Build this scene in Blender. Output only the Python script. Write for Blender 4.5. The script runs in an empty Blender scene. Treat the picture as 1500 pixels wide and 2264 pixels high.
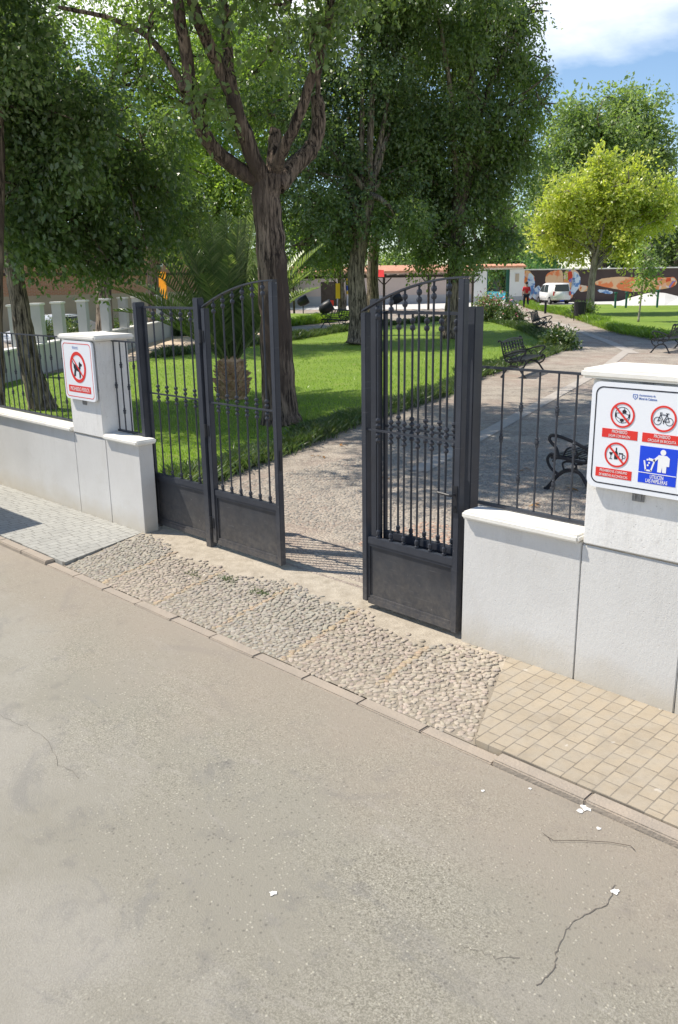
import bpy, bmesh, math, random
import numpy as np
from mathutils import Vector, Matrix
R=math.radians
random.seed(7); rng=np.random.default_rng(7)
scene=bpy.context.scene; C=scene.collection
# ---------------------------------------------------------------- camera
FPX=1867.17; PXC,PYC=750.,1132.
CR=Vector((0.71826459,0.69562837,-0.01404071)); CD=Vector((0.17474071,-0.19988671,-0.9641115)); CW=Vector((-0.67346987,0.69003367,-0.26512614))
cd=bpy.data.cameras.new('camera'); cam=bpy.data.objects.new('camera',cd); C.objects.link(cam)
cam.matrix_world=Matrix(((CR.x,-CD.x,-CW.x,0),(CR.y,-CD.y,-CW.y,0),(CR.z,-CD.z,-CW.z,2.5),(0,0,0,1)))
cd.sensor_fit='HORIZONTAL'; cd.sensor_width=36; cd.lens=36*FPX/1500; cd.clip_start=.1; cd.clip_end=3000
scene.camera=cam
# ---------------------------------------------------------------- light
SUN=Vector((-.487,-.28,.83)).normalized()
sd=bpy.data.lights.new('sun','SUN'); sun=bpy.data.objects.new('sun',sd); C.objects.link(sun)
sd.energy=4.6; sd.angle=R(.53); sd.color=(1,.925,.81); sun.rotation_euler=SUN.to_track_quat('Z','Y').to_euler()
w=bpy.data.worlds.new('World'); scene.world=w; w.use_nodes=True
nt=w.node_tree; N=nt.nodes; L=nt.links; bg=N['Background']
sky=N.new('ShaderNodeTexSky'); sky.sky_type='NISHITA'; sky.sun_disc=False
sky.sun_elevation=math.asin(SUN.z); sky.sun_rotation=math.atan2(SUN.x,SUN.y); sky.air_density=1.0; sky.dust_density=.15; sky.ozone_density=3.4
tc=N.new('ShaderNodeTexCoord'); mp=N.new('ShaderNodeMapping'); mp.inputs['Scale'].default_value=(1,1,2.6)
mp.inputs['Location'].default_value=(.35,.1,.72)
L.new(tc.outputs['Generated'],mp.inputs['Vector'])
cn=N.new('ShaderNodeTexNoise'); cn.inputs['Scale'].default_value=2.3; cn.inputs['Detail'].default_value=9; cn.inputs['Roughness'].default_value=.55; cn.inputs['Distortion'].default_value=.25
L.new(mp.outputs[0],cn.inputs['Vector'])
cr=N.new('ShaderNodeValToRGB'); cr.color_ramp.elements[0].position=.55; cr.color_ramp.elements[1].position=.80
sz=N.new('ShaderNodeSeparateXYZ'); L.new(tc.outputs['Generated'],sz.inputs[0])
mr=N.new('ShaderNodeMapRange'); L.new(sz.outputs[2],mr.inputs[0]); mr.inputs[1].default_value=.19; mr.inputs[2].default_value=.265; mr.inputs[3].default_value=.0; mr.inputs[4].default_value=.34
m2=N.new('ShaderNodeMapRange'); L.new(sz.outputs[2],m2.inputs[0]); m2.inputs[1].default_value=.30; m2.inputs[2].default_value=.42; m2.inputs[3].default_value=0; m2.inputs[4].default_value=.42
sb=N.new('ShaderNodeMath'); sb.operation='SUBTRACT'; L.new(mr.outputs[0],sb.inputs[0]); L.new(m2.outputs[0],sb.inputs[1])
ad=N.new('ShaderNodeMath'); ad.operation='ADD'; L.new(cn.outputs['Fac'],ad.inputs[0]); L.new(sb.outputs[0],ad.inputs[1]); L.new(ad.outputs[0],cr.inputs[0])
mx=N.new('ShaderNodeMix'); mx.data_type='RGBA'; L.new(cr.outputs[0],mx.inputs[0]); L.new(sky.outputs[0],mx.inputs[6]); mx.inputs[7].default_value=(9.6,9.7,9.9,1)
L.new(mx.outputs[2],bg.inputs[0]); bg.inputs[1].default_value=.125
scene.view_settings.view_transform='Standard'; scene.view_settings.look='None'; scene.view_settings.exposure=.40; scene.view_settings.gamma=1
scene.render.engine='CYCLES'
scene.cycles.max_bounces=8; scene.cycles.transparent_max_bounces=8
# ---------------------------------------------------------------- helpers
def zg(y): return .012*max(0.,min(y,100.)-16.)
def ray(px,py): return CW*FPX+CR*(px-PXC)+CD*(py-PYC)
def at(px,py,d):
    r=ray(px,py); return Vector((0,0,2.5))+r*(d/math.hypot(r.x,r.y))
def og(px,py,off=0):
    z=0; r=ray(px,py)
    for i in range(40):
        t=(z-2.5)/r.z; z=zg(r.y*t)+off
    return Vector((r.x*t,r.y*t,z))
def tag(o,label=None,cat=None,group=None,kind=None):
    if label:o['label']=label
    if cat:o['category']=cat
    if group:o['group']=group
    if kind:o['kind']=kind
    return o
def empty(name,loc,label,cat,group=None,rz=0):
    o=bpy.data.objects.new(name,None); C.objects.link(o); o.location=loc; o.rotation_euler=(0,0,rz); o.empty_display_size=.2
    return tag(o,label,cat,group)
def link(name,me,m,parent=None,loc=None):
    o=bpy.data.objects.new(name,me); C.objects.link(o)
    if m: me.materials.append(m)
    if parent: o.parent=parent
    if loc is not None:o.location=loc
    return o
def dup(o,parent=None):
    c=o.copy(); C.objects.link(c); c.parent=parent
    for ch in list(o.children): dup(ch,c)
    return c
class MB:
    def __init__(s): s.v=[]; s.f=[]
    def add(s,vs,fs):
        n=len(s.v); s.v+= [tuple(v) for v in vs]; s.f+=[tuple(i+n for i in f) for f in fs]; return s
    def box(s,x0,x1,y0,y1,z0,z1,M=None,b=0):
        if b>0:
            bm=bmesh.new(); bmesh.ops.create_cube(bm,size=1)
            for v in bm.verts: v.co=Vector(((x0+x1)/2+v.co.x*(x1-x0),(y0+y1)/2+v.co.y*(y1-y0),(z0+z1)/2+v.co.z*(z1-z0)))
            bmesh.ops.bevel(bm,geom=bm.edges[:],offset=b,segments=2,affect='EDGES')
            bm.verts.index_update(); vs=[v.co.copy() for v in bm.verts]; fs=[[v.index for v in f.verts] for f in bm.faces]; bm.free()
        else:
            vs=[Vector((x,y,z)) for x in(x0,x1) for y in(y0,y1) for z in(z0,z1)]
            fs=[(0,1,3,2),(4,6,7,5),(0,4,5,1),(2,3,7,6),(0,2,6,4),(1,5,7,3)]
        if M: vs=[M@v for v in vs]
        return s.add(vs,fs)
    def tube(s,pts,rad,n=8,cap=True,sq=None):
        pts=[Vector(p) for p in pts]
        if not hasattr(rad,'__len__'): rad=[rad]*len(pts)
        vs=[];fs=[]; up=None
        for i,p in enumerate(pts):
            t=(pts[min(i+1,len(pts)-1)]-pts[max(i-1,0)]).normalized()
            if up is None:
                up=Vector((0,1,0)) if abs(t.y)<.9 else Vector((1,0,0))
            a=t.cross(up).normalized(); b=a.cross(t).normalized(); up=b
            for k in range(n):
                an=2*math.pi*(k+(.5 if n==4 else 0))/n; vs.append(p+(a*math.cos(an)+b*math.sin(an))*rad[i])
        for i in range(len(pts)-1):
            for k in range(n):
                k2=(k+1)%n; fs.append((i*n+k,i*n+k2,(i+1)*n+k2,(i+1)*n+k))
        if cap: fs.append(tuple(range(n))[::-1]); fs.append(tuple((len(pts)-1)*n+k for k in range(n)))
        return s.add(vs,fs)
    def prism(s,poly,a0,a1,M=None):   # polygon in (x,z), extruded over y
        n=len(poly); vs=[Vector((x,a0,z)) for x,z in poly]+[Vector((x,a1,z)) for x,z in poly]
        if M: vs=[M@v for v in vs]
        fs=[tuple(range(n)),tuple(range(2*n-1,n-1,-1))]+[(i,n+i,n+(i+1)%n,(i+1)%n) for i in range(n)]
        return s.add(vs,fs)
    def ball(s,c,r,n=8,m=6,sc=(1,1,1)):
        c=Vector(c); vs=[c+Vector((0,0,r*sc[2]))]; fs=[]
        for i in range(1,m):
            for k in range(n):
                t=math.pi*i/m; a=2*math.pi*k/n
                vs.append(c+Vector((r*sc[0]*math.sin(t)*math.cos(a),r*sc[1]*math.sin(t)*math.sin(a),r*sc[2]*math.cos(t))))
        vs.append(c-Vector((0,0,r*sc[2]))); e=len(vs)-1
        for k in range(n):
            k2=(k+1)%n; fs.append((0,1+k,1+k2)); fs.append((e,1+(m-2)*n+k2,1+(m-2)*n+k))
            for i in range(m-2): fs.append((1+i*n+k,1+(i+1)*n+k,1+(i+1)*n+k2,1+i*n+k2))
        return s.add(vs,fs)
    def build(s,name,m,parent=None,smooth=False,loc=None,recalc=False):
        me=bpy.data.meshes.new(name); me.from_pydata(s.v,[],s.f)
        if recalc:
            bm=bmesh.new(); bm.from_mesh(me); bmesh.ops.recalc_face_normals(bm,faces=bm.faces[:]); bm.to_mesh(me); bm.free()
        if smooth: me.shade_smooth()
        me.update(); return link(name,me,m,parent,loc)
def npmesh(name,V,F,m,parent=None,smooth=False,col=None):  # F quads (n,4)
    me=bpy.data.meshes.new(name); k=F.shape[1]
    me.vertices.add(len(V)); me.vertices.foreach_set('co',V.astype(np.float32).ravel())
    me.loops.add(F.size); me.loops.foreach_set('vertex_index',F.astype(np.int32).ravel())
    me.polygons.add(len(F)); me.polygons.foreach_set('loop_start',(np.arange(len(F))*k).astype(np.int32))
    try: me.polygons.foreach_set('loop_total',np.full(len(F),k,np.int32))
    except Exception: pass
    if col is not None:
        a=me.color_attributes.new('tint','FLOAT_COLOR','POINT'); a.data.foreach_set('color',col.astype(np.float32).ravel())
    me.update(calc_edges=True)
    if smooth: me.shade_smooth()
    return link(name,me,m,parent)
# ---------------------------------------------------------------- materials
class NT:
    def __init__(s,name):
        s.m=bpy.data.materials.new(name); s.m.use_nodes=True; s.t=s.m.node_tree; s.b=s.t.nodes['Principled BSDF']; s.o=s.t.nodes['Material Output']
        s.b.inputs['Specular IOR Level'].default_value=.3
    def n(s,ty,ins={},**kw):
        x=s.t.nodes.new('ShaderNode'+ty)
        for k,v in kw.items(): setattr(x,k,v)
        for k,v in ins.items():
            if hasattr(v,'is_output') or isinstance(v,bpy.types.NodeSocket): s.t.links.new(v,x.inputs[k])
            else: x.inputs[k].default_value=v
        return x
    def l(s,a,b): s.t.links.new(a,b)
    def co(s,sc=(1,1,1),rot=(0,0,0),obj=False,loc=(0,0,0)):
        if obj: src=s.n('TexCoord').outputs['Object']
        else: src=s.n('NewGeometry').outputs['Position']
        return s.n('Mapping',{'Vector':src,'Scale':sc,'Rotation':rot,'Location':loc}).outputs[0]
    def noise(s,v,sc,det=4,rough=.55,dist=0): return s.n('TexNoise',{'Vector':v,'Scale':sc,'Detail':det,'Roughness':rough,'Distortion':dist}).outputs['Fac']
    def ramp(s,f,*st):
        x=s.n('ValToRGB',{0:f}); e=x.color_ramp.elements
        while len(e)<len(st): e.new(.5)
        for i,(p,c) in enumerate(st):
            e[i].position=p; e[i].color=(c,c,c,1) if not hasattr(c,'__len__') else (*c,1)
        return x.outputs[0]
    def mix(s,f,a,b,mode='MIX'):
        x=s.n('Mix',data_type='RGBA',blend_type=mode)
        for i,v in ((0,f),(6,a),(7,b)):
            if isinstance(v,bpy.types.NodeSocket): s.l(v,x.inputs[i])
            elif hasattr(v,'__len__'): x.inputs[i].default_value=(*v,1)
            else: x.inputs[i].default_value=v
        return x.outputs[2]
    def math(s,op,a,b=0.,c=False):
        x=s.n('Math',operation=op,use_clamp=c)
        for i,v in ((0,a),(1,b)):
            if isinstance(v,bpy.types.NodeSocket): s.l(v,x.inputs[i])
            else: x.inputs[i].default_value=v
        return x.outputs[0]
    def bump(s,h,strength,dist,prev=None):
        x=s.n('Bump',{'Height':h,'Strength':strength,'Distance':dist})
        if prev is not None: s.l(prev,x.inputs['Normal'])
        return x.outputs[0]
    def fin(s,col,rough=.8,nor=None,metal=0):
        for k,v in (('Base Color',col),('Roughness',rough),('Metallic',metal)):
            if isinstance(v,bpy.types.NodeSocket): s.l(v,s.b.inputs[k])
            elif hasattr(v,'__len__'): s.b.inputs[k].default_value=(*v,1)
            else: s.b.inputs[k].default_value=v
        if nor is not None: s.l(nor,s.b.inputs['Normal'])
        return s.m
def simple(name,c,c2=None,rough=.6,sc=8,bump=.0,bsc=60,metal=0,lo=.35,hi=.7):
    t=NT(name); v=t.co(obj=False); c2=c2 or tuple(x*.8 for x in c)
    col=t.mix(t.ramp(t.noise(v,sc,5),(lo,0),(hi,1)),c,c2)
    nor=t.bump(t.noise(v,bsc,4),bump,.01) if bump else None
    return t.fin(col,rough,nor,metal)
def m_leaf(name,c1,c2,c3,trans=.45):
    t=NT(name); g=t.n('NewGeometry'); r=g.outputs['Random Per Island']
    v=t.co(); ns=t.noise(v,.55,3)
    col=t.mix(t.ramp(ns,(.38,0),(.62,1)),tuple(x*.92 for x in c1),tuple(x*1.15 for x in c2)); col=t.mix(t.ramp(r,(.5,0),(1,.6)),col,c3)
    t.fin(col,.36); t.b.inputs['Specular IOR Level'].default_value=.8
    tr=t.n('BsdfTranslucent',{'Color':t.mix(1.,t.mix(0.,col,col),(2.0,2.2,.8),'MULTIPLY')})
    ms=t.n('MixShader',{0:trans,1:t.b.outputs[0],2:tr.outputs[0]}); t.l(ms.outputs[0],t.o.inputs[0]); return t.m
def m_bark(name,c1,c2,c3=None):
    t=NT(name); v=t.co((17,17,1.7)); n1=t.noise(v,1,6,.7,.6); n2=t.noise(t.co((40,40,7)),1,4,.6)
    r=t.math('MULTIPLY_ADD',n2,.4); r=t.math('ADD',n1,t.math('MULTIPLY',n2,.25))
    col=t.mix(t.ramp(r,(.54,0),(.72,1)),c1,c2)
    if c3: col=t.mix(t.ramp(t.noise(t.co((1,1,.6)),1.3,3),(.5,0),(.66,1)),col,c3)
    return t.fin(col,.92,t.bump(r,1.,.035))
def m_asphalt():
    t=NT('asphalt'); v=t.co(); sx=t.n('SeparateXYZ',{0:v})
    a=t.noise(v,130,4,.8); b=t.noise(v,.9,5,.6); c=t.noise(v,5,5,.6)
    col=t.mix(t.ramp(a,(.41,0),(.6,1)),(.20,.186,.145),(.43,.402,.33))
    sx2=t.math('ADD',t.math('MULTIPLY',sx.outputs[0],-.35),t.math('MULTIPLY',sx.outputs[1],-1.)); worn=t.ramp(t.math('ADD',sx2,t.math('MULTIPLY',t.noise(v,1.1,5,.6,.8),1.6)),(.0,0),(.5,1))
    col=t.mix(t.math('MULTIPLY',worn,.8),col,(.365,.342,.296)); col=t.mix(t.ramp(b,(.42,0),(.62,1)),col,(.30,.28,.23))
    st=t.noise(t.co((1.,1.7,1),(0,0,R(25))),1.35,7,.68,1.2); col=t.mix(t.math('MULTIPLY',t.ramp(st,(.56,0),(.66,1)),.28),col,(.16,.16,.165)); st2=t.noise(t.co((.6,2.2,1),(0,0,R(-18))),1.9,7,.7,1.5); col=t.mix(t.math('MULTIPLY',t.ramp(st2,(.57,0),(.68,1)),.38),col,(.40,.37,.33))                      # worn pale patches
    col=t.mix(t.math('MULTIPLY',t.ramp(t.noise(t.co((.25,1,1),(0,0,R(4))),1.4,6,.7,1.0),(.55,0),(.7,1)),.30),col,(.335,.31,.275))
    col=t.mix(t.math('MULTIPLY',t.ramp(c,(.58,0),(.75,1)),.4),col,(.15,.145,.145))
    vo=t.n('TexVoronoi',{'Vector':v,'Scale':46.}); # pale aggregate chips
    chip=t.math('MULTIPLY',t.ramp(vo.outputs['Distance'],(.0,1),(.32,0)),t.ramp(t.n('SeparateColor',{0:vo.outputs['Color']}).outputs[0],(.62,0),(.72,1)))
    chip=t.math('MULTIPLY',chip,t.math('SUBTRACT',1.,t.math('MULTIPLY',worn,.75)))
    col=t.mix(t.math('MULTIPLY',chip,.85),col,(.62,.58,.47))
    dk=t.math('MULTIPLY',t.ramp(vo.outputs['Distance'],(.0,1),(.4,0)),t.ramp(t.n('SeparateColor',{0:vo.outputs['Color']}).outputs[1],(.72,0),(.8,1)))
    dk=t.math('MULTIPLY',dk,t.math('SUBTRACT',1.,t.math('MULTIPLY',worn,.85)))
    col=t.mix(t.math('MULTIPLY',dk,.75),col,(.09,.08,.07))
    # settled dust along the kerb
    edge=t.math('ADD',sx.outputs[1],t.math('MULTIPLY',t.noise(v,2.2,4),1.0))
    col=t.mix(t.math('MULTIPLY',t.ramp(t.math('MULTIPLY',t.math('SUBTRACT',edge,2.9),1.0),(.0,0),(1.,1)),.5),col,(.36,.295,.235))
    # a few white paint spots
    v2=t.n('TexVoronoi',{'Vector':t.co(),'Scale':2.1,'Randomness':1.}); sp=t.math('ADD',v2.outputs['Distance'],t.math('MULTIPLY',t.noise(v,45,3),.05))
    spot=t.math('MULTIPLY',t.ramp(sp,(.035,1),(.045,0)),t.ramp(t.n('SeparateColor',{0:v2.outputs['Color']}).outputs[2],(.6,0),(.62,1)))
    col=t.mix(spot,col,(.72,.70,.66))
    h=t.math('ADD',a,t.math('MULTIPLY',chip,.6))
    return t.fin(col,.9,t.bump(h,.8,.008))
def m_stucco(nm='white_stucco',k=1.):
    t=NT(nm); v=t.co(); sx=t.n('SeparateXYZ',{0:v})
    st=t.noise(t.co((55,55,22)),1,5,.7); gr=t.noise(v,120,3,.6); big=t.noise(v,1.6,5)
    col=t.mix(t.ramp(big,(.35,0),(.7,1)),tuple(c*k for c in (.65,.642,.622)),tuple(c*k for c in (.585,.575,.555)))
    col=t.mix(t.math('MULTIPLY',t.ramp(st,(.5,0),(.72,1)),.35),col,(.54,.53,.51))
    lowd=t.ramp(t.math('ADD',sx.outputs[2],t.math('MULTIPLY',t.noise(v,6,5),.22)),(.10,1),(.34,0))
    col=t.mix(t.math('MULTIPLY',lowd,.75),col,(.50,.45,.36))
    pk=t.ramp(t.noise(v,55,2,.5),(.27,1),(.31,0)); col=t.mix(t.math('MULTIPLY',pk,.5),col,(.45,.43,.4))
    h=t.math('ADD',st,t.math('MULTIPLY',gr,.5)); h=t.math('SUBTRACT',h,pk)
    dr=t.math('MULTIPLY',t.ramp(t.noise(t.co((9,9,.8)),1,6,.7),(.52,0),(.72,1)),t.ramp(sx.outputs[2],(.35,0),(.92,1))); col=t.mix(t.math('MULTIPLY',dr,.28),col,(.43,.41,.37)); col=t.mix(t.math('MULTIPLY',t.ramp(t.noise(v,3.3,6,.7,.6),(.56,0),(.72,1)),.35),col,(.52,.50,.46))
    return t.fin(col,.85,t.bump(h,.38,.007))
def m_paver(name,c1,c2,c3,rot,mort):
    t=NT(name); v=t.co((1,1,1),(0,0,rot))
    br=t.n('TexBrick',{'Vector':v,'Color1':(*c1,1),'Color2':(*c2,1),'Mortar':(*mort,1),'Scale':1.,'Mortar Size':.0036,'Mortar Smooth':.15,'Bias':0.,'Brick Width':.115,'Row Height':.09})
    br.offset=.37; br.squash=1.6; br.squash_frequency=3
    n1=t.noise(t.co(),9,5); n2=t.noise(t.co(),150,3,.6)
    col=t.mix(t.math('MULTIPLY',t.ramp(n1,(.4,0),(.7,1)),.6),br.outputs['Color'],c3)
    col=t.mix(t.math('MULTIPLY',t.ramp(n2,(.5,0),(.75,1)),.4),col,tuple(x*1.25 for x in c1))
    v2=t.n('TexVoronoi',{'Vector':t.co(),'Scale':5.5}); sp=t.math('ADD',v2.outputs['Distance'],t.math('MULTIPLY',t.noise(t.co(),28,6,.8),.42))
    spot=t.math('MULTIPLY',t.ramp(sp,(.26,1),(.29,0)),t.ramp(t.n('SeparateColor',{0:v2.outputs['Color']}).outputs[2],(.78,0),(.8,1)))
    col=t.mix(t.math('MULTIPLY',spot,.45),col,(.66,.62,.56)); gr=t.noise(t.co(),3.1,7,.7); col=t.mix(t.math('MULTIPLY',t.ramp(gr,(.5,0),(.68,1)),.35),col,tuple(x*.6 for x in c2)); col=t.mix(t.math('MULTIPLY',t.ramp(t.noise(t.co(),38,5,.75),(.5,0),(.7,1)),.3),col,tuple(x*.62 for x in c1))
    h=t.math('ADD',t.math('SUBTRACT',1.,br.outputs['Fac']),t.math('MULTIPLY',n2,.15))
    return t.fin(col,.85,t.bump(h,.7,.006))
def m_pebblepath():
    t=NT('pebble_path'); v=t.co((1,1.5,1)); vo=t.n('TexVoronoi',{'Vector':v,'Scale':22.}); ve=t.n('TexVoronoi',{'Vector':v,'Scale':22.},feature='DISTANCE_TO_EDGE')
    rc=t.n('SeparateColor',{0:vo.outputs['Color']}).outputs[0]
    col=t.ramp(rc,(0,(.24,.21,.18)),(.5,(.36,.31,.26)),(1,(.46,.41,.34)))
    big=t.noise(t.co(),.35,5,.6); col=t.mix(t.math('MULTIPLY',t.ramp(big,(.42,0),(.6,1)),.55),col,(.42,.30,.245))
    dust=t.ramp(t.noise(t.co(),1.7,6,.65),(.42,0),(.62,1)); col=t.mix(t.math('MULTIPLY',dust,.75),col,(.52,.46,.38))
    col=t.mix(t.math('MULTIPLY',t.ramp(ve.outputs['Distance'],(.02,1),(.09,0)),.6),col,(.17,.145,.12))
    h=t.ramp(ve.outputs['Distance'],(0,0),(.25,1))
    return t.fin(col,.85,t.bump(h,.7,.012))
def m_tint(name,rough=.85,mulnoise=True):
    t=NT(name); a=t.n('Attribute',attribute_name='tint').outputs['Color']; n=t.noise(t.co(),70,3)
    col=t.mix(t.math('MULTIPLY',t.ramp(n,(.4,0),(.7,1)),.4),a,(.5,.45,.38)); return t.fin(col,rough,t.bump(t.noise(t.co(),180,3),.3,.003))
def m_grass(name,c1,c2,c3):
    t=NT(name); v=t.co(); n=t.noise(v,.5,5,.6); n2=t.noise(v,35,4,.7)
    col=t.mix(t.ramp(n,(.38,0),(.62,1)),c1,c2); col=t.mix(t.math('MULTIPLY',t.ramp(n2,(.35,1),(.6,0)),.6),col,c3)
    col=t.mix(t.math('MULTIPLY',t.ramp(t.noise(v,2.6,6,.7,.6),(.56,0),(.7,1)),.6),col,(.25,.24,.09)); return t.fin(col,.8,t.bump(n2,.9,.03))
def m_mural():
    t=NT('mural_paint'); v=t.co(); d=t.mix(.5,v,t.n('TexNoise',{'Vector':v,'Scale':1.2,'Detail':3.}).outputs['Color'],'ADD')
    vo=t.n('TexVoronoi',{'Vector':d,'Scale':2.6}); rc=t.n('SeparateColor',{0:vo.outputs['Color']}).outputs[0]
    col=t.ramp(rc,(0,(.6,.06,.03)),(.2,(.75,.24,.05)),(.4,(.75,.5,.25)),(.6,(.7,.62,.52)),(.78,(.8,.38,.2)),(.9,(.1,.16,.5)))
    return t.fin(col,.7)
M={}
M['asphalt']=m_asphalt(); M['stucco']=m_stucco(); M['stucco2']=m_stucco('pillar_stucco',1.2)
M['paveL']=m_paver('grey_pavers',(.40,.395,.36),(.35,.345,.315),(.33,.325,.30),R(90),(.14,.13,.115))
M['paveR']=m_paver('beige_pavers',(.41,.345,.255),(.35,.295,.22),(.36,.325,.27),R(90),(.19,.165,.13))
M['pebble']=m_pebblepath(); M['tint']=m_tint('river_pebbles')
M['mortar']=simple('sandy_mortar',(.50,.44,.35),(.33,.28,.22),.95,9,.9,70,lo=.4,hi=.68)
t_=NT('apron_bed'); v_=t_.co(); y_=t_.n('SeparateXYZ',{0:v_}).outputs[1]; q_=t_.math('ADD',y_,t_.math('MULTIPLY',t_.noise(v_,3.5,4),.34))
c_=t_.mix(t_.ramp(t_.noise(v_,9,7,.7),(.4,0),(.66,1)),(.50,.44,.35),(.36,.31,.24)); c_=t_.mix(t_.math('MULTIPLY',t_.ramp(t_.noise(v_,95,3,.7),(.5,0),(.68,1)),.5),c_,(.26,.22,.17))
M['bed']=t_.fin(t_.mix(t_.ramp(t_.math('SUBTRACT',q_,3.95),(.5,0),(.62,1)),(.30,.26,.205),c_),.95,t_.bump(t_.noise(v_,60,6,.7),.9,.01))  # bed darker among the pebbles: crevice shadow put into the colour
M['coping']=simple('cream_stone',(.82,.80,.74),(.72,.69,.63),.7,5,.15,80)
M['kerb']=simple('kerb_stone',(.39,.33,.265),(.33,.285,.235),.9,5,.6,60)
def m_iron(nm,c1,c2,rough):
    t=NT(nm); v=t.co(); z=t.n('SeparateXYZ',{0:v}).outputs[2]
    col=t.mix(t.ramp(t.noise(v,4,5),(.35,0),(.7,1)),c1,c2)
    du=t.math('MULTIPLY',t.ramp(t.math('ADD',z,t.math('MULTIPLY',t.noise(v,7,6,.7),.5)),(.25,1),(.75,0)),t.ramp(t.noise(v,23,5,.7),(.35,.3),(.65,1)))
    col=t.mix(t.math('MULTIPLY',du,.32),col,(.30,.26,.21))
    ch=t.ramp(t.noise(v,34,2,.5),(.775,0),(.785,1)); col=t.mix(ch,col,(.42,.41,.40))
    sc=t.ramp(t.noise(t.co((4,4,70)),1,3,.6),(.66,0),(.72,1)); col=t.mix(t.math('MULTIPLY',sc,.25),col,(.2,.2,.21))
    return t.fin(col,t.ramp(t.noise(v,11,5),(.3,rough),(.7,rough+.22)),t.bump(t.noise(v,90,3),.08,.004))
M['iron']=m_iron('anthracite_paint',(.046,.051,.064),(.033,.037,.048),.30)
M['ironp']=m_iron('anthracite_sheet',(.050,.053,.061),(.034,.036,.043),.36)
M['black']=simple('black_cast_iron',(.018,.019,.024),(.028,.03,.035),.42,20,.2,90)
M['lawn']=m_grass('lawn_turf',(.18,.28,.035),(.24,.34,.045),(.10,.17,.025))
M['blade']=m_leaf('grass_blades',(.15,.25,.03),(.21,.31,.04),(.27,.35,.07),.35)
M['scrub']=m_leaf('border_scrub',(.055,.10,.03),(.085,.135,.04),(.17,.18,.08),.25)
M['leafdark']=m_leaf('elm_leaves_deep',(.088,.138,.066),(.125,.175,.074),(.23,.28,.13),.44)
M['leafmid']=m_leaf('elm_leaves',(.105,.155,.064),(.145,.195,.074),(.26,.31,.14),.46)
M['leaflime']=m_leaf('lime_green_leaves',(.15,.225,.06),(.20,.275,.07),(.30,.36,.14),.5)
M['leafyel']=m_leaf('yellow_green_leaves',(.34,.40,.095),(.42,.44,.11),(.50,.44,.16),.38)
M['leafolive']=m_leaf('olive_leaves',(.15,.22,.09),(.20,.265,.10),(.27,.31,.15),.42)
M['palm']=m_leaf('palm_leaflets',(.10,.15,.062),(.15,.195,.08),(.28,.30,.16),.34)
M['bark']=m_bark('elm_bark',(.035,.027,.02),(.33,.265,.20))
M['bark2']=m_bark('reddish_bark',(.020,.014,.011),(.29,.215,.16),(.085,.06,.048))
M['bark3']=m_bark('pale_bark',(.2,.17,.14),(.42,.38,.33))
M['palmbark']=simple('palm_stubs',(.36,.22,.13),(.58,.42,.28),.9,12,.5,40)
M['signwhite']=simple('sign_enamel',(.80,.82,.85),(.78,.80,.84),.3,2)
M['red']=simple('sign_red',(.72,.045,.035),(.68,.04,.035),.35,3); M['blue']=simple('sign_blue',(.015,.07,.70),(.014,.06,.64),.35,3)
M['ink']=simple('sign_black',(.02,.02,.03),(.025,.025,.03),.4,3); M['white']=simple('white_print',(.85,.85,.85),(.82,.82,.82),.4,3)
M['bluetext']=simple('faint_blue_print',(.12,.2,.5),(.15,.22,.5),.4,3); M['steel']=simple('galvanised_bracket',(.3,.3,.3),(.2,.2,.2),.5,20)
def m_brickwall():
    t=NT('brick_facade'); g=t.n('NewGeometry').outputs['Position']; s=t.n('SeparateXYZ',{0:g}); v=t.n('CombineXYZ',{0:t.math('ADD',s.outputs[0],s.outputs[1]),1:s.outputs[2]}).outputs[0]
    br=t.n('TexBrick',{'Vector':v,'Color1':(.52,.23,.13,1),'Color2':(.44,.19,.11,1),'Mortar':(.5,.38,.3,1),'Scale':1.,'Mortar Size':.012,'Brick Width':.25,'Row Height':.075})
    return t.fin(t.mix(t.math('MULTIPLY',t.ramp(t.noise(t.co(),.6,4),(.4,0),(.7,1)),.35),br.outputs[0],(.55,.33,.22)),.85)
M['brick']=m_brickwall(); M['render']=simple('pale_render',(.62,.58,.55),(.56,.52,.49),.85,.8,.2,30)
M['beige']=simple('beige_render',(.50,.40,.30),(.45,.36,.27),.85,1,.2,30)
M['whitewall']=simple('whitewash',(.76,.75,.72),(.68,.67,.65),.85,1,.2,30); M['fencewhite']=simple('dull_whitewash',(.52,.52,.49),(.44,.44,.42),.85,1.2,.2,30); M['pinkwall']=simple('pinkish_render',(.56,.46,.41),(.5,.42,.38),.85,.7)
M['greywall']=simple('grey_dado',(.42,.42,.43),(.38,.38,.39),.85,1)
M['brownwall']=simple('dark_brown_render',(.072,.052,.048),(.09,.066,.06),.85,1); M['mural']=m_mural()
M['mural2']=simple('mural_pale_blue',(.6,.7,.78),(.12,.25,.5),.7,2.8,lo=.5,hi=.58)
M['mural3']=simple('mural_flesh',(.80,.24,.09),(.80,.52,.30),.7,1.5,lo=.46,hi=.52)
M['tile']=simple('terracotta_tiles',(.50,.22,.13),(.62,.36,.24),.8,4,.3,20)
M['concrete']=simple('pale_concrete',(.62,.60,.57),(.56,.54,.5),.85,.7,.2,20)
M['dirt']=simple('park_soil',(.27,.21,.15),(.20,.155,.11),.95,2,.5,20)
M['carwhite']=simple('white_car_paint',(.78,.78,.78),(.74,.74,.74),.25,1); M['carsilver']=simple('silver_car_paint',(.60,.63,.68),(.55,.58,.63),.22,1)
M['glass']=simple('dark_glass',(.03,.045,.05),(.04,.055,.06),.08,1); M['rubber']=simple('tyre_rubber',(.02,.02,.02),(.03,.03,.03),.8,5)
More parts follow.
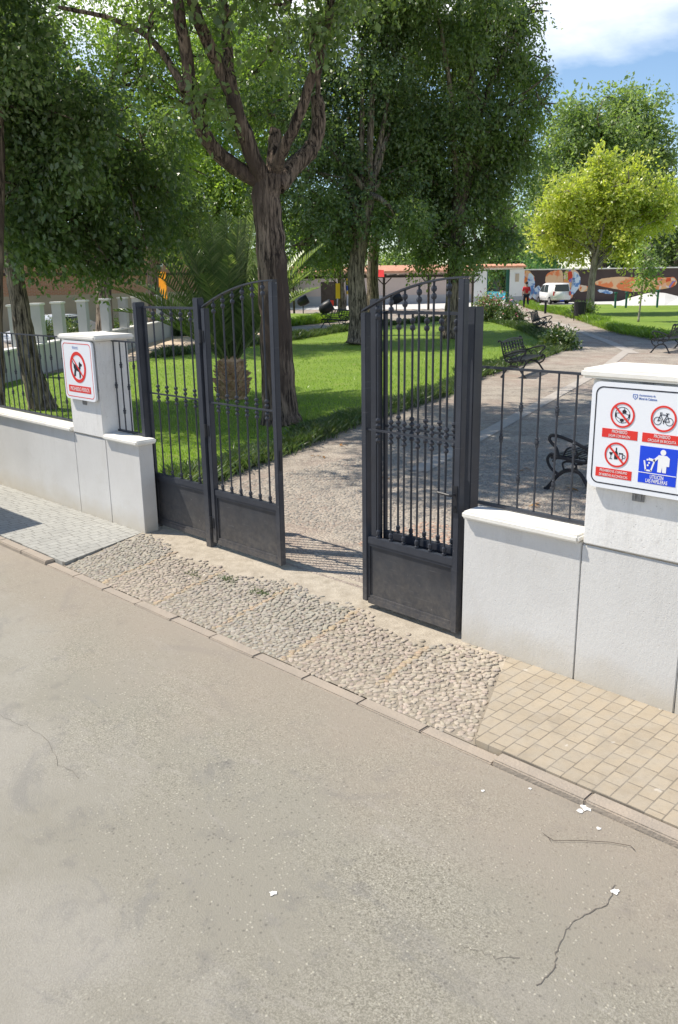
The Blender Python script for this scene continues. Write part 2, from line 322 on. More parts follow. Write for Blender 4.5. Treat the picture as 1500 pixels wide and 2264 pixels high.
M['yellow']=simple('yellow_plastic',(.85,.55,.04),(.8,.5,.04),.4,2); M['wood']=simple('dark_timber',(.06,.045,.035),(.09,.07,.055),.8,4,.3,40)
M['redroof']=simple('red_plastic',(.75,.06,.05),(.7,.05,.05),.4,2); M['bluep']=simple('blue_plastic',(.04,.1,.55),(.04,.09,.5),.4,2)
M['green']=simple('green_post_paint',(.02,.10,.07),(.025,.12,.08),.5,3); M['pool']=simple('pool_blue',(.08,.45,.62),(.10,.5,.66),.2,1)
M['skin']=simple('skin',(.42,.25,.18),(.40,.24,.17),.6,3); M['redcloth']=simple('red_shirt',(.55,.03,.04),(.48,.03,.04),.9,9); M['navy']=simple('dark_trousers',(.02,.022,.035),(.03,.03,.04),.9,9)
M['hair']=simple('dark_hair',(.03,.022,.018),(.04,.03,.025),.8,20)
M['rose']=simple('pink_petals',(.62,.13,.2),(.7,.3,.36),.7,12); M['lead']=simple('dry_leaf_brown',(.28,.13,.04),(.36,.2,.06),.8,30)
M['crack']=simple('crack_dirt',(.13,.115,.10),(.2,.18,.15),.95,40)
M['strip']=simple('pale_paving_strip',(.46,.42,.37),(.40,.36,.32),.85,5,.3,60)
M['orange']=simple('orange_sign',(.85,.35,.02),(.8,.3,.02),.5,2)
# ---------------------------------------------------------------- terrain sheets
def sheet(name,poly,off,m,kind='structure',grid=None):
    bm=bmesh.new(); vs=[bm.verts.new((x,y,0)) for x,y in poly]; bm.faces.new(vs)
    for yy in (16.,100.):
        bmesh.ops.bisect_plane(bm,geom=bm.verts[:]+bm.edges[:]+bm.faces[:],plane_co=(0,yy,0),plane_no=(0,1,0))
    bmesh.ops.triangulate(bm,faces=bm.faces[:])
    for v in bm.verts: v.co.z=zg(v.co.y)+off
    bmesh.ops.recalc_face_normals(bm,faces=bm.faces[:])
    if bm.faces and sum(f.normal.z for f in bm.faces)<0: bmesh.ops.reverse_faces(bm,faces=bm.faces[:])
    me=bpy.data.meshes.new(name); bm.to_mesh(me); bm.free()
    o=link(name,me,m); tag(o,kind=kind); return o
sheet('ground',[(-900,4.9),(900,4.9),(900,1500),(-900,1500)],-.03,M['dirt'])
sheet('ground',[(-900,-600),(900,-600),(900,4.9),(-900,4.9)],-.09,M['dirt'])
sheet('road',[(-300,-5.5),(200,-5.5),(200,3.46),(-300,3.46)],-.05,M['asphalt'])
sheet('park_path',[(-60,4.9),(25,4.9),(25,75),(-60,75)],-.004,M['pebble'])
# kerb stones
mb=MB(); x=-60.25
KY0,KY1=3.465,3.56
while x<30:
    lw=.55 if abs(x+2.25)<.02 else .5; sunk=-7.3<x<-2.3
    top=(-.043 if sunk else -.014)+random.uniform(-.003,.003); dy=random.uniform(-.003,.0)
    mb.box(x+.0015,x+lw-.0015,KY0+dy,KY1+dy,-.2,top,b=.008); x+=lw
mb.build('kerb',M['kerb'])['kind']='structure'
# pavements
LP=[(-60,3.562),(-7.07,3.562),(-7.36,4.60),(-60,4.60)]; RP=[(-2.43,3.562),(30,3.562),(30,4.60),(-2.90,4.60)]
def slab(name,poly,z0,z1,m):
    mb=MB(); n=len(poly); mb.add([Vector((x,y,z0)) for x,y in poly]+[Vector((x,y,z1)) for x,y in poly],[tuple(range(n,2*n))]+[(i,(i+1)%n,n+(i+1)%n,n+i) for i in range(n)])
    o=mb.build(name,m,recalc=True); o['kind']='structure'; return o
slab('pavement',LP,-.2,-.008,M['paveL']); slab('pavement',RP,-.2,-.008,M['paveR'])
# cobbled apron: mortar bed + individual pebbles
def apz(y): return -.040+ .032*min(1,max(0,(y-3.56)/.9))
bed=MB(); bed.add([(-7.08,3.553,apz(3.565)),(-2.42,3.553,apz(3.565)),(-2.90,4.7,apz(4.7)),(-7.40,4.7,apz(4.7)),(-7.40,5.0,-.003),(-2.9,5.0,-.003)],[(0,1,2,3),(3,2,5,4)])
bed.build('pavement',M['bed'])['kind']='structure'
def pebbles(name,inside,xr,yr,sx,sy,zf,colf,seed,keep=1.,size=1.,rise=.014):
    r=np.random.default_rng(seed); V=[];F=[];CC=[]; nv=0; row=0; y=yr[0]
    K=8
    while y<yr[1]:
        x=xr[0]+(sx/2 if row%2 else 0)
        while x<xr[1]:
            cx=x+r.normal()*sx*.26; cy=y+r.normal()*sy*.26
            if inside(cx,cy) and r.random()<keep:
                a=sx*.54*size*r.uniform(.55,1.12); b=sy*.60*size*r.uniform(.6,1.2); rot=r.normal()*.7; h=rise*r.uniform(.6,1.25); z=zf(cy)
                an=np.arange(K)*2*np.pi/K+r.uniform(0,1); rr=1+r.normal(size=K)*.15
                ring=[]
                for s_,hh in ((1,-.004),(.92,.55*h),(.62,.92*h)):
                    px=a*s_*rr*np.cos(an); py=b*s_*rr*np.sin(an)
                    ring.append(np.stack([cx+px*np.cos(rot)-py*np.sin(rot),cy+px*np.sin(rot)+py*np.cos(rot),np.full(K,z+hh)],1))
                vs=np.concatenate(ring+[np.array([[cx,cy,z+h]])]*1); V.append(vs)
                for q in range(2):
                    for k in range(K): F.append((nv+q*K+k,nv+q*K+(k+1)%K,nv+(q+1)*K+(k+1)%K,nv+(q+1)*K+k))
                for k in range(0,K,2): F.append((nv+3*K,nv+2*K+k,nv+2*K+(k+1)%K,nv+2*K+(k+2)%K))
                c=colf(cx,cy,r); CC.append(np.tile(np.array([*c,1.]),(3*K+1,1))); nv+=3*K+1
            x+=sx
        y+=sy; row+=1
    o=npmesh(name,np.concatenate(V),np.array(F),M['tint'],smooth=True,col=np.concatenate(CC)); return o
def inap(x,y):
    t=(y-3.56)/1.04; xl=-7.07-.29*t+.03; xr=-2.43-.47*t-.03
    edge=4.46+.10*math.sin(x*2.3)+.05*math.sin(x*7.1)
    if -7.36<x<-6.9: edge=4.55
    if x>-3.3: edge=4.58
    return xl<x<xr and 3.56<y<edge+random.gauss(0,.05)
def colap(x,y,r):
    u=(x+ .18*(y-3.6)); k=(u+7.2)/.78; fr=k-math.floor(k); b=int(math.floor(k))%3
    base=[(.31,.282,.232),(.345,.292,.232),(.315,.278,.226)][b]
    if fr<.055 : base=(.38,.29,.19)
    if x>-3.3 : base=(.37,.315,.25)
    j=r.uniform(.78,1.2); return tuple(min(.6,c*j+r.normal()*.006) for c in base)
tag(pebbles('cobblestones',inap,(-7.5,-2.3),(3.565,4.66),.041,.0275,apz,colap,3,rise=.0052,size=1.16),'rows of grey and pinkish river cobbles set on edge across the gate threshold','cobbles',kind='stuff')
def inin(x,y):
    n=math.sin(x*1.9+1)*.3+math.sin(y*2.1+x)*.25
    return -8.3<x<-2.2 and 5.75+n*.5<y<11 and not (x<-8.4+ (y-6)*-.45)
def colin(x,y,r):
    base=(.40,.26,.19) if (x>-5.4 and y<6.9) else (.30,.27,.23); j=r.uniform(.75,1.25); return tuple(c*j for c in base)
tag(pebbles('cobblestones',inin,(-9.5,-2.2),(5.4,11),.05,.036,lambda y:-.007,colin,5,keep=.75,rise=.010),'worn brown pebbles bedded in the path just inside the gate','cobbles',kind='stuff')
# pale paving strips in the park path
def strip(pts,wd):
    mb=MB()
    for a,b in zip(pts[:-1],pts[1:]):
        a=Vector(a);b=Vector(b); n=(b-a).normalized(); n=Vector((-n.y,n.x))*wd/2
        seg=max(1,int((b-a).length/2))
        for i in range(seg):
            p=a.lerp(b,i/seg); q=a.lerp(b,(i+1)/seg)
            mb.add([(p.x-n.x,p.y-n.y,zg(p.y)+.006),(p.x+n.x,p.y+n.y,zg(p.y)+.006),(q.x+n.x,q.y+n.y,zg(q.y)+.006),(q.x-n.x,q.y-n.y,zg(q.y)+.006)],[(0,1,2,3)])
    mb.build('path_strip',M['strip'])['kind']='structure'
strip([(-7.0,8.7),(-9.22,15.73),(-10.78,21.02),(-13.06,27.55)],.28); strip([(-27.3,42.7),(-21.95,38.25),(-14.71,29.36),(-12.2,26)],.35)
# lawns
lawnA=[(-9.35,4.95),(-7.75,4.95),(-8.1,5.6),(-8.48,6.28),(-8.69,6.77),(-9.28,8.45),(-10.16,10.91),(-11.42,15.4),(-12.62,18.16),(-13.49,22.17),(-14.39,25.28),(-16.11,28.6),(-19.47,32.61),(-24.13,37.33),(-29.31,41.98),(-29.27,31.31),(-26.86,24.65),(-25.63,18.77),(-25.17,16.55),(-23.73,14.37),(-23.01,11.51),(-22.21,9.91),(-22.,4.95)]
lawnB=[(-36.75,24.27),(-37.49,27.59),(-33.33,30.62),(-33.87,34.56),(-34.96,37.4),(-38.71,41.41),(-44.32,40.76),(-45.37,33.44),(-44.11,30.38)]
lawnC=[(-34.9,56.5),(-30.71,51.29),(-23.75,43.99),(-16.16,34.2),(-13.06,31.37),(6,22),(20,30),(20,62),(-19.7,61.5),(-25.3,60.3)]
for k,p in enumerate((lawnA,lawnB,lawnC)): sheet('lawn',p,.012+.001*k,M['lawn'])
sheet('ground',[(-26.2,16.4),(-27.6,22.),(-30,27),(-37,24),(-33.5,20),(-29,13)],.004,simple('sandy_gravel',(.62,.50,.38),(.55,.43,.33),.9,2,.3,60))
sheet('far_plaza',[(-60,44),(-44.5,46),(-36.0,50.5),(-35.2,57.5),(-25.3,60.6),(-19.7,61.8),(20,62.3),(20,75),(-60,75)],.004,M['concrete'])
# grass blades + scrub borders
def inpoly(px,py,poly):
    r=np.zeros(len(px),bool); n=len(poly)
    for i in range(n):
        x0,y0=poly[i];x1,y1=poly[(i+1)%n]
        c=((y0>py)!=(y1>py)); 
        with np.errstate(all='ignore'): xi=(x1-x0)*(py-y0)/(y1-y0)+x0
        r^= c&(px<xi)
    return r
def blades(name,P,h,wd,m,seed,lean=.35):
    r=np.random.default_rng(seed); n=len(P); a=r.uniform(0,2*np.pi,n); d=np.stack([np.cos(a),np.sin(a),np.zeros(n)],1)
    hh=h*r.uniform(.5,1.2,n)[:,None]; ln=r.normal(size=(n,2))*lean
    top=P+np.concatenate([ln*hh,hh],1); mid=P+np.concatenate([ln*hh*.3,hh*.5],1)
    V=np.stack([P-d*wd/2,P+d*wd/2,mid+d*wd*.45,top],1).reshape(-1,3); F=np.arange(4*n).reshape(n,4)
    return npmesh(name,V,F,m)
vzg=np.vectorize(zg)
def scatter(poly,n,seed,weight=None):
    r=np.random.default_rng(seed); a=np.array(poly); X=r.uniform(a[:,0].min(),a[:,0].max(),n); Y=r.uniform(a[:,1].min(),a[:,1].max(),n)
    k=inpoly(X,Y,poly)
    if weight is not None: k&= r.random(n)<weight(X,Y)
    X=X[k];Y=Y[k]; return np.stack([X,Y,vzg(Y)+.01],1)
P=scatter(lawnA,900000,1,lambda x,y:np.clip(90./(x*x+y*y),0,1))
tag(blades('grass',P,.05,.012,M['blade'],2),'short bright green blades of the lawn behind the gate','grass',kind='stuff')
def border(poly,wd,n,h,name,label,m,seed):
    r=np.random.default_rng(seed); pts=[]
    segs=[(Vector(a),Vector(b)) for a,b in zip(poly[:-1],poly[1:])]; Ls=[(b-a).length for a,b in segs]; tot=sum(Ls)
    V=[];nt_=0
    for i in range(n):
        t=r.uniform(0,tot); k=0
        while t>Ls[k] and k<len(Ls)-1: t-=Ls[k];k+=1
        a,b=segs[k]; p=a.lerp(b,t/Ls[k]); q=(b-a).normalized(); q=Vector((-q.y,q.x)); o=p+q*r.uniform(0,wd)
        cl=.55+.45*math.sin(o.x*2.1+o.y*3.3)*math.sin(o.y*1.3+o.x*.7)
        if r.random()>cl+.35: continue
        for j in range(9):
            V.append((o.x+r.normal()*.07,o.y+r.normal()*.07,zg(o.y)+h*r.uniform(0,.7)*cl))
    P=np.array(V); return tag(blades(name,P,h*.55,.022,m,seed+1,.55),label,'border plants',kind='stuff')
border([(-8.0,5.4),(-8.48,6.28),(-8.69,6.77),(-9.28,8.45),(-10.16,10.91),(-11.42,15.4),(-12.62,18.16)],.40,5200,.24,'border_scrub','untrimmed dark green scrub edging the lawn along the pebble path',M['scrub'],11)
border([(-12.62,18.16),(-13.49,22.17),(-14.39,25.28),(-16.11,28.6),(-19.47,32.61),(-24.13,37.33),(-29.31,41.98)],.7,4200,.30,'border_scrub','taller dark scrub round the far right curve of the lawn beside the benches',M['scrub'],13)
border([(-34.9,56.5),(-30.71,51.29),(-23.75,43.99),(-16.16,34.2),(-13.06,31.37)][::-1],.8,3600,.35,'border_scrub','fresh green fringe along the edge of the right hand lawn',M['blade'],17)
border([(-29.31,41.98),(-29.27,31.31),(-26.86,24.65),(-25.63,18.77),(-25.17,16.55)],.6,2500,.35,'border_scrub','low dark edging plants along the back of the main lawn',M['scrub'],19)
border([(-36.75,24.27),(-37.49,27.59),(-33.33,30.62),(-33.87,34.56),(-34.96,37.4)],.9,2200,.5,'border_scrub','leafy edging of the second lawn beyond the inner path',M['blade'],23)
bedv=[at(x,y,d) for x,y,d in ((255,0,29),)]
Pw=[]
for (cx,cy,k) in ((-5.55,4.30,90),(-5.1,4.28,110),(-5.9,4.2,50)):
    for i in range(k): Pw.append((cx+rng.normal()*.06,cy+rng.normal()*.03,apz(cy)))
tag(blades('weeds',np.array(Pw),.022,.007,M['scrub'],31,.9),'small green weeds sprouting between the cobbles before the gate','weeds',kind='stuff')
# ---------------------------------------------------------------- boundary walls
YW=4.60
def lowwall(parent,x0,x1,yb=4.765,end_l=False,end_r=False,top=.915,cop=True):
    mb=MB(); mb.box(x0,x1,YW,yb,-.1,top,b=.004); mb.build('wall_body',M['stucco'],parent)
    if cop: mb=MB(); mb.box(x0-(.03 if end_l else -.002),x1+(.03 if end_r else -.002),YW-.045,yb+.035,top+.001,top+.052,b=.014); mb.build('coping',M['coping'],parent,smooth=False)
def pillar(parent,x0,x1):
    mb=MB(); mb.box(x0+.0,x1,YW-.001,4.97,-.1,.905,b=.006)
    pb=mb.build('pillar_base',M['stucco'],parent)
    mb=MB(); mb.box(x0+.008,x1-.008,YW-.012,4.965,.918,1.93,b=.008); pu=mb.build('pillar_shaft',M['stucco2'],parent)
    mb=MB(); mb.box(x0+.02,x1-.02,YW+.01,4.95,.90,.92); mb.build('joint',M['mortar'],parent)
    mb=MB(); mb.box(x0-.052,x1+.052,YW-.065,5.02,1.931,1.986,b=.016); mb.build('pillar_cap',M['coping'],pu)
wl=empty('boundary_wall',(-8.25,4.75,0),'white stucco wall with stone coping and pillar on the left of the gate','wall')
wr=empty('boundary_wall',(-2.06,4.75,0),'white stucco wall with broad pillar on the right of the gate','wall')
for o,x0,x1 in ((wl,-8.582,-7.93),(wr,-2.395,-1.742)):
    inv=o.location.copy()
def reparent(root):   # children are built in world coordinates; keep them in place
    root_inv=Matrix.Translation(-root.location) if root.rotation_euler.z==0 else root.matrix_basis.inverted()
    for ch in root.children: ch.matrix_parent_inverse=root_inv
lowwall(wl,-40,-8.588,top=.915); pillar(wl,-8.582,-7.93); lowwall(wl,-7.924,-7.30,end_r=True)
lowwall(wr,-3.285,-2.401,end_l=False); pillar(wr,-2.395,-1.742); lowwall(wr,-1.736,20)
reparent(wl);reparent(wr)
# ---------------------------------------------------------------- railings
def knotbar(x,y,z0,z1,knots,r=.0075,n=6,kr=.016):
    zs=[];rs=[]
    def a(z,rr): zs.append(z);rs.append(rr)
    a(z0,r)
    for k in sorted(knots):
        a(k-.035,r);a(k-.026,kr*.85);a(k-.010,kr*.85);a(k-.008,r*1.2);a(k-.006,kr);a(k+.012,kr);a(k+.015,r*1.2);a(k+.026,kr*.75);a(k+.034,r)
    a(z1,r); return [(x,y,z) for z in zs],rs
def railing(x0,x1,xs,label,zt=1.925,zb=.985):
    t=empty('railing',((x0+x1)/2,4.78,.975),label,'railing','wall-top railings')
    mb=MB(); mb.box(x0,x1,4.77,4.79,zt-.010,zt+.006); mb.build('top_rail',M['iron'],t)
    mb=MB(); mb.box(x0,x1,4.765,4.795,zb-.010,zb+.010); mb.build('bottom_rail',M['iron'],t)
    for i,x in enumerate(xs):
        kn=([1.46],[1.2,1.68])[i%2]
        p,r_=knotbar(x,4.78,zb+.01,zt-.01,kn); MB().tube(p,r_,6).build('bar',M['iron'],t)
    reparent(t); return t
railing(-16,-8.60,[-15.9+.135*i for i in range(54)],'long black iron railing on the wall left of the dog sign pillar')
railing(-7.97,-7.44,[-7.92,-7.80,-7.68,-7.56],'short iron railing between the left pillar and the gate post')
railing(-3.30,-2.38,[-3.13,-2.985,-2.855,-2.72,-2.59,-2.465],'short iron railing between right gate post and broad pillar')
railing(-1.76,6,[-1.6+.135*i for i in range(10)],'iron railing to the right of the broad pillar')
# ---------------------------------------------------------------- gate
def gbar(x,y,z0,z1,zm=1.42,top=True):
    seq=[(z0,.018),(z0+.015,.018),(z0+.02,.010),(z0+.03,.017),(z0+.055,.017),(z0+.065,.0085)]
    for k in (zm-.075,zm-.035,zm+.035,zm+.075):
        seq+=[(k-.017,.0085),(k-.012,.016),(k,.021),(k+.012,.016),(k+.017,.0085)]
    if top:
        for k in (z1-.095,z1-.045):
            seq+=[(k-.022,.0085),(k-.014,.018),(k,.0215),(k+.014,.018),(k+.02,.0085)]
    seq.append((z1,.009)); seq.sort(key=lambda q:q[0])
    return [(x,y,z) for z,_ in seq],[r for _,r in seq]
def panel_part(t,x0,x1,y,z0,z1):
    MB().box(x0,x1,y-.022,y+.022,z1,z1+.055,b=.003).build('rail',M['iron'],t); MB().box(x0,x1,y-.022,y+.022,z0-.05,z0,b=.003).build('rail',M['iron'],t)
    p=MB(); p.box(x0+.001,x1-.001,y-.004,y+.004,z0+.001,z1-.001); p.build('kick_panel',M['ironp'],t)
    q=MB()
    for a in ((x0+.0,x0+.02,z0+.001,z1-.001),(x1-.02,x1-.0,z0+.001,z1-.001)): q.box(a[0]+.001,a[1]-.001,y-.016,y-.006,a[2],a[3])
    q.box(x0+.021,x1-.021,y-.016,y-.006,z0+.001,z0+.02); q.box(x0+.021,x1-.021,y-.016,y-.006,z1-.02,z1-.001); q.build('panel_trim',M['iron'],t)
def post(t,x0,x1,y0,y1,z,name='post'):
    MB().box(x0,x1,y0,y1,-.05,z,b=.006).build(name,M['iron'],t)
def sidepanel(xo0,xo1,xi0,xi1,label,yc=4.845):
    # outer post xo0..xo1, inner (hinge) post xi0..xi1
    t=empty('gate_side_panel',((xo0+xi1)/2,4.82,0),label,'gate panel','fixed side panels of the gate')
    post(t,xo0,xo1,4.76,4.865,2.315); post(t,xi0,xi1,4.757,4.832,2.362)
    a=min(xo1,xi1); b=max(xo0,xi0)
    s=MB(); s.box(a+.001,a+.024,yc-.015,yc+.015,.03,2.27); s.build('stile',M['iron'],t); MB().box(b-.024,b-.001,yc-.015,yc+.015,.03,2.27).build('stile',M['iron'],t)
    panel_part(t,a+.025,b-.025,yc,.08,.53)
    MB().box(a+.025,b-.025,yc-.014,yc+.014,2.255,2.277).build('top_rail',M['iron'],t)
    MB().box(a+.025,b-.025,yc-.018,yc-.0,1.413,1.427).build('mid_rail',M['iron'],t)
    n=5; wd=(b-a-.09)
    for i in range(n):
        p,r_=gbar(a+.045+wd*(i+.75)/(n+.5),yc,.585,2.255); MB().tube(p,r_,7).build('bar',M['iron'],t,smooth=False)
    reparent(t); return t
sidepanel(-7.475,-7.407,-6.475,-6.395,'left fixed gate panel between two square posts')
sidepanel(-3.425,-3.355,-4.30,-4.23,'right fixed gate panel behind the folded open leaf')
def leaf(label,handle):
    # local frame: hinge edge x=0, free edge x=.975, plane y=0, street side -y
    W=.985; t=empty('gate_leaf',(0,0,0),label,'gate leaf','arched gate leaves')
    zt=lambda x:2.275+.225*(1-((W-x)/W)**2.0) if x<W else 2.5
    f=MB(); f.box(0,.052,-.03,.03,.05,2.27,b=.004); f.build('hinge_stile',M['iron'],t)
    f=MB(); f.box(W-.052,W,-.03,.03,.03,2.497,b=.004); f.build('free_stile',M['iron'],t)
    panel_part(t,.053,W-.053,0,.085,.53)
    a=MB(); pts=[(x,0,zt(x)) for x in np.linspace(0,W,22)]; vs=[];fs=[]
    for x,y,z in pts: vs+=[(x,-.022,z-.0),(x,.022,z-.0),(x,.022,z+.012),(x,-.022,z+.012)]
    for i in range(21):
        for k in range(4): fs.append((4*i+k,4*i+(k+1)%4,4*i+4+(k+1)%4,4*i+4+k))
    fs+=[(0,3,2,1),(84,85,86,87)]; a.add(vs,fs); a.build('arch_rail',M['iron'],t,recalc=True)
    MB().box(.053,W-.053,-.018,-.0,1.413,1.427).build('mid_rail',M['iron'],t)
    for i in range(6):
        x=.052+(W-.104)*(i+.75)/6.5; p,r_=gbar(x,0,.585,zt(x)); MB().tube(p,r_,7).build('bar',M['iron'],t)
    for z in (.25,1.15,2.02):
        MB().tube([(-.012,-.038,z-.06),(-.012,-.038,z+.06)],.014,8).box(-.004,.03,-.036,-.0285,z-.05,z+.05).build('hinge',M['black'],t)
    if handle:
        mb=MB(); mb.box(W-.05,W-.015,.0285,.036,.93,1.12); mb.tube([(W-.035,.036,1.06),(W-.035,.075,1.06),(W-.05,.08,1.06),(W-.16,.08,1.065)],.009,7); mb.tube([(W-.035,.036,.97),(W-.035,.046,.97)],.011,8); mb.build('handle',M['black'],t)
    else:
        MB().box(W+.0005,W+.006,-.012,.012,.9,1.08).build('lock_plate',M['black'],t)
    return t
lf=leaf('left gate leaf standing closed beside its fixed panel',False); lf.location=(-6.372,4.80,0)
rf=leaf('right gate leaf with lever handle folded fully open over its fixed panel',True)
# opened outward: turned about its hinge (hinge now faces the park side, free end to the right)
rf.location=(-4.258,4.645,0); rf.rotation_euler=(0,0,R(-.6)); rf.scale=(.935,1,1)
for ch in rf.children:
    if ch.name.startswith('hinge') and not ch.name.startswith('hinge_stile'): ch.scale=(1,-1,1)
    if ch.name.startswith('handle'): ch.scale=(1,-1,1)
# ---------------------------------------------------------------- signs
def ringpoly(c,r,n=48): return [(c[0]+r*math.cos(2*math.pi*k/n),c[1]+r*math.sin(2*math.pi*k/n)) for k in range(n)]
def rrect(x0,x1,z0,z1,r,n=8):
    P=[]
    for cx,cz,a0 in ((x1-r,z1-r,0),(x0+r,z1-r,90),(x0+r,z0+r,180),(x1-r,z0+r,270)):
        for k in range(n+1): a=R(a0+90*k/n); P.append((cx+r*math.cos(a),cz+r*math.sin(a)))
    return P
def flat(mb,poly,lay,th=.0012):   # laid on the sheet face at y = -lay
    mb.prism(poly,-lay-th,-lay+.0001); return mb
def band(mb,outer,inner,lay,th=.0012):
    n=len(outer); y=-lay-th
    vs=[Vector((x,y,z)) for x,z in outer]+[Vector((x,y,z)) for x,z in inner]+[Vector((x,-lay+.0001,z)) for x,z in outer]+[Vector((x,-lay+.0001,z)) for x,z in inner]
    fs=[]
    for i in range(n):
        j=(i+1)%n; fs+=[(i,j,n+j,n+i),(i,2*n+i,2*n+j,j),(n+i,n+j,3*n+j,3*n+i)]
    return mb.add(vs,fs)
def line(mb,pts,wd,lay,th=.0012):
    for (x0,z0),(x1,z1) in zip(pts[:-1],pts[1:]):
        d=Vector((x1-x0,z1-z0)); L_=d.length
        if L_<1e-6: continue
        d/=L_; n=Vector((-d.y,d.x))*wd/2; e=d*wd*.3
        flat(mb,[(x0-e.x-n.x,z0-e.y-n.y),(x1+e.x-n.x,z1+e.y-n.y),(x1+e.x+n.x,z1+e.y+n.y),(x0-e.x+n.x,z0-e.y+n.y)],lay,th)
    return mb
def text(name,s,x,z,size,m,parent,lay,align='CENTER',squeeze=.62,bold=.0):
    cu=bpy.data.curves.new(name,'FONT'); cu.body=s; cu.size=size; cu.align_x=align; cu.extrude=.0003; cu.offset=bold
    o=bpy.data.objects.new('tmp',cu); C.objects.link(o); dg=bpy.context.evaluated_depsgraph_get(); me=bpy.data.meshes.new_from_object(o.evaluated_get(dg)); bpy.data.objects.remove(o)
    for v in me.vertices: c=v.co.copy(); v.co=Vector((x+c.x*squeeze,-lay-.0006-c.z,z+c.y))
    me.materials.clear(); me.name=name; return link(name,me,m,parent)
def signbase(name,loc,label,bcol,H=.31):
    t=empty(name,loc,label,'sign')
    MB().prism(rrect(-.31,.31,-H,H,.05),-.014,.010).build('panel',M['signwhite'],t,recalc=True)
    mb=MB(); band(mb,rrect(-.284,.284,-H+.026,H-.026,.045),rrect(-.277,.277,-H+.033,H-.033,.040),.014); mb.build('border',bcol,t)
    MB().box(-.30,.30,.0105,.030,.18,.21).build('backing_rail',M['steel'],t); MB().box(-.30,.30,.0105,.030,-.21,-.18).build('backing_rail',M['steel'],t)
    for z0,z1 in ((H+.002,H+.05),(-H-.055,-H-.002)):
        mb=MB()
        mb.box(-.035,.035,.020,.032,z0,z1); mb.box(-.02,-.012,.010,.020,z0+.01,z1-.01); mb.box(.014,.022,.010,.020,z0+.01,z1-.01)
        mb.build('bracket',M['steel'],t)
    return t
LAY=.0142
s1=signbase('prohibition_sign',(-8.255,4.555,1.613),'square white sign with a crossed out dog inside a red ring',M['red'])
mb=MB(); band(mb,ringpoly((0,.035),.163),ringpoly((0,.035),.128),LAY+.0012); mb.build('ring',M['red'],s1)
mb=MB()
flat(mb,[(-.085,.075),(-.02,.05),(.035,.03),(.045,-.005),(.03,-.02),(-.03,-.002),(-.075,.005),(-.09,.03)],LAY)
flat(mb,[(-.075,.01),(-.052,.004),(-.07,-.03),(-.078,-.075),(-.092,-.075),(-.088,-.03)],LAY+.0003); flat(mb,[(-.055,.01),(-.035,.006),(-.05,-.02),(-.058,-.06),(-.07,-.06),(-.064,-.02)],LAY+.0006)
flat(mb,[(.012,-.0),(.038,-.0),(.03,-.04),(.03,-.08),(.016,-.08),(.016,-.04)],LAY+.0003); flat(mb,[(.03,.0),(.048,.0),(.046,-.04),(.047,-.07),(.036,-.07),(.034,-.04)],LAY+.0006)
flat(mb,[(-.085,.075),(-.10,.10),(-.108,.095),(-.095,.06)],LAY+.0003)
flat(mb,[(.02,.05),(.028,.092),(.038,.082),(.045,.098),(.055,.082),(.085,.070),(.083,.052),(.055,.045),(.05,.02),(.03,.01)],LAY+.0003); mb.build('dog_pictogram',M['ink'],s1)
mb=MB(); line(mb,[(-.1,.135),(.1,-.065)],.018,LAY+.0026); mb.build('slash',M['red'],s1)
mb=MB(); flat(mb,[(-.23,-.232),(.225,-.232),(.225,-.16),(-.23,-.16)],LAY); mb.build('banner',M['red'],s1)
text('lettering','PROHIBIDO PERROS',0,-.216,.058,M['white'],s1,LAY+.0014,squeeze=.74)
def crest(t,x,z,s):
    mb=MB(); band(mb,[(x-s,z+s),(x+s,z+s),(x+s,z-.3*s),(x,z-1.2*s),(x-s,z-.3*s)],[(x-.75*s,z+.75*s),(x+.75*s,z+.75*s),(x+.75*s,z-.2*s),(x,z-.9*s),(x-.75*s,z-.2*s)],LAY); flat(mb,[(x-.3*s,z),(x,z+.4*s),(x+.3*s,z),(x,z-.4*s)],LAY); mb.build('crest',M['bluetext'],t)
crest(s1,-.07,.237,.014); text('lettering','Ayuntamiento de',-.048,.240,.016,M['bluetext'],s1,LAY,'LEFT',.7); text('lettering','Moral de Calatrava',-.048,.224,.016,M['bluetext'],s1,LAY,'LEFT',.7)
s2=signbase('park_rules_sign',(-2.055,4.555,1.607),'square white sign with four pictograms for ball games, bicycles, drinking and litter',M['ink'])
crest(s2,-.047,.240,.014); text('lettering','Ayuntamiento de',-.025,.245,.018,M['bluetext'],s2,LAY,'LEFT',.75); text('lettering','Moral de Calatrava',-.025,.226,.018,M['bluetext'],s2,LAY,'LEFT',.75,.0003)
for c in ((-.114,.130),(.125,.132),(-.133,-.103)): band(MB(),ringpoly(c,.073),ringpoly(c,.0625),LAY+.0012).build('ring',M['red'],s2)
for c in ((-.114,.130),(-.133,-.103)): line(MB(),[(c[0]-.046,c[1]+.046),(c[0]+.046,c[1]-.046)],.011,LAY+.0026).build('slash',M['red'],s2)
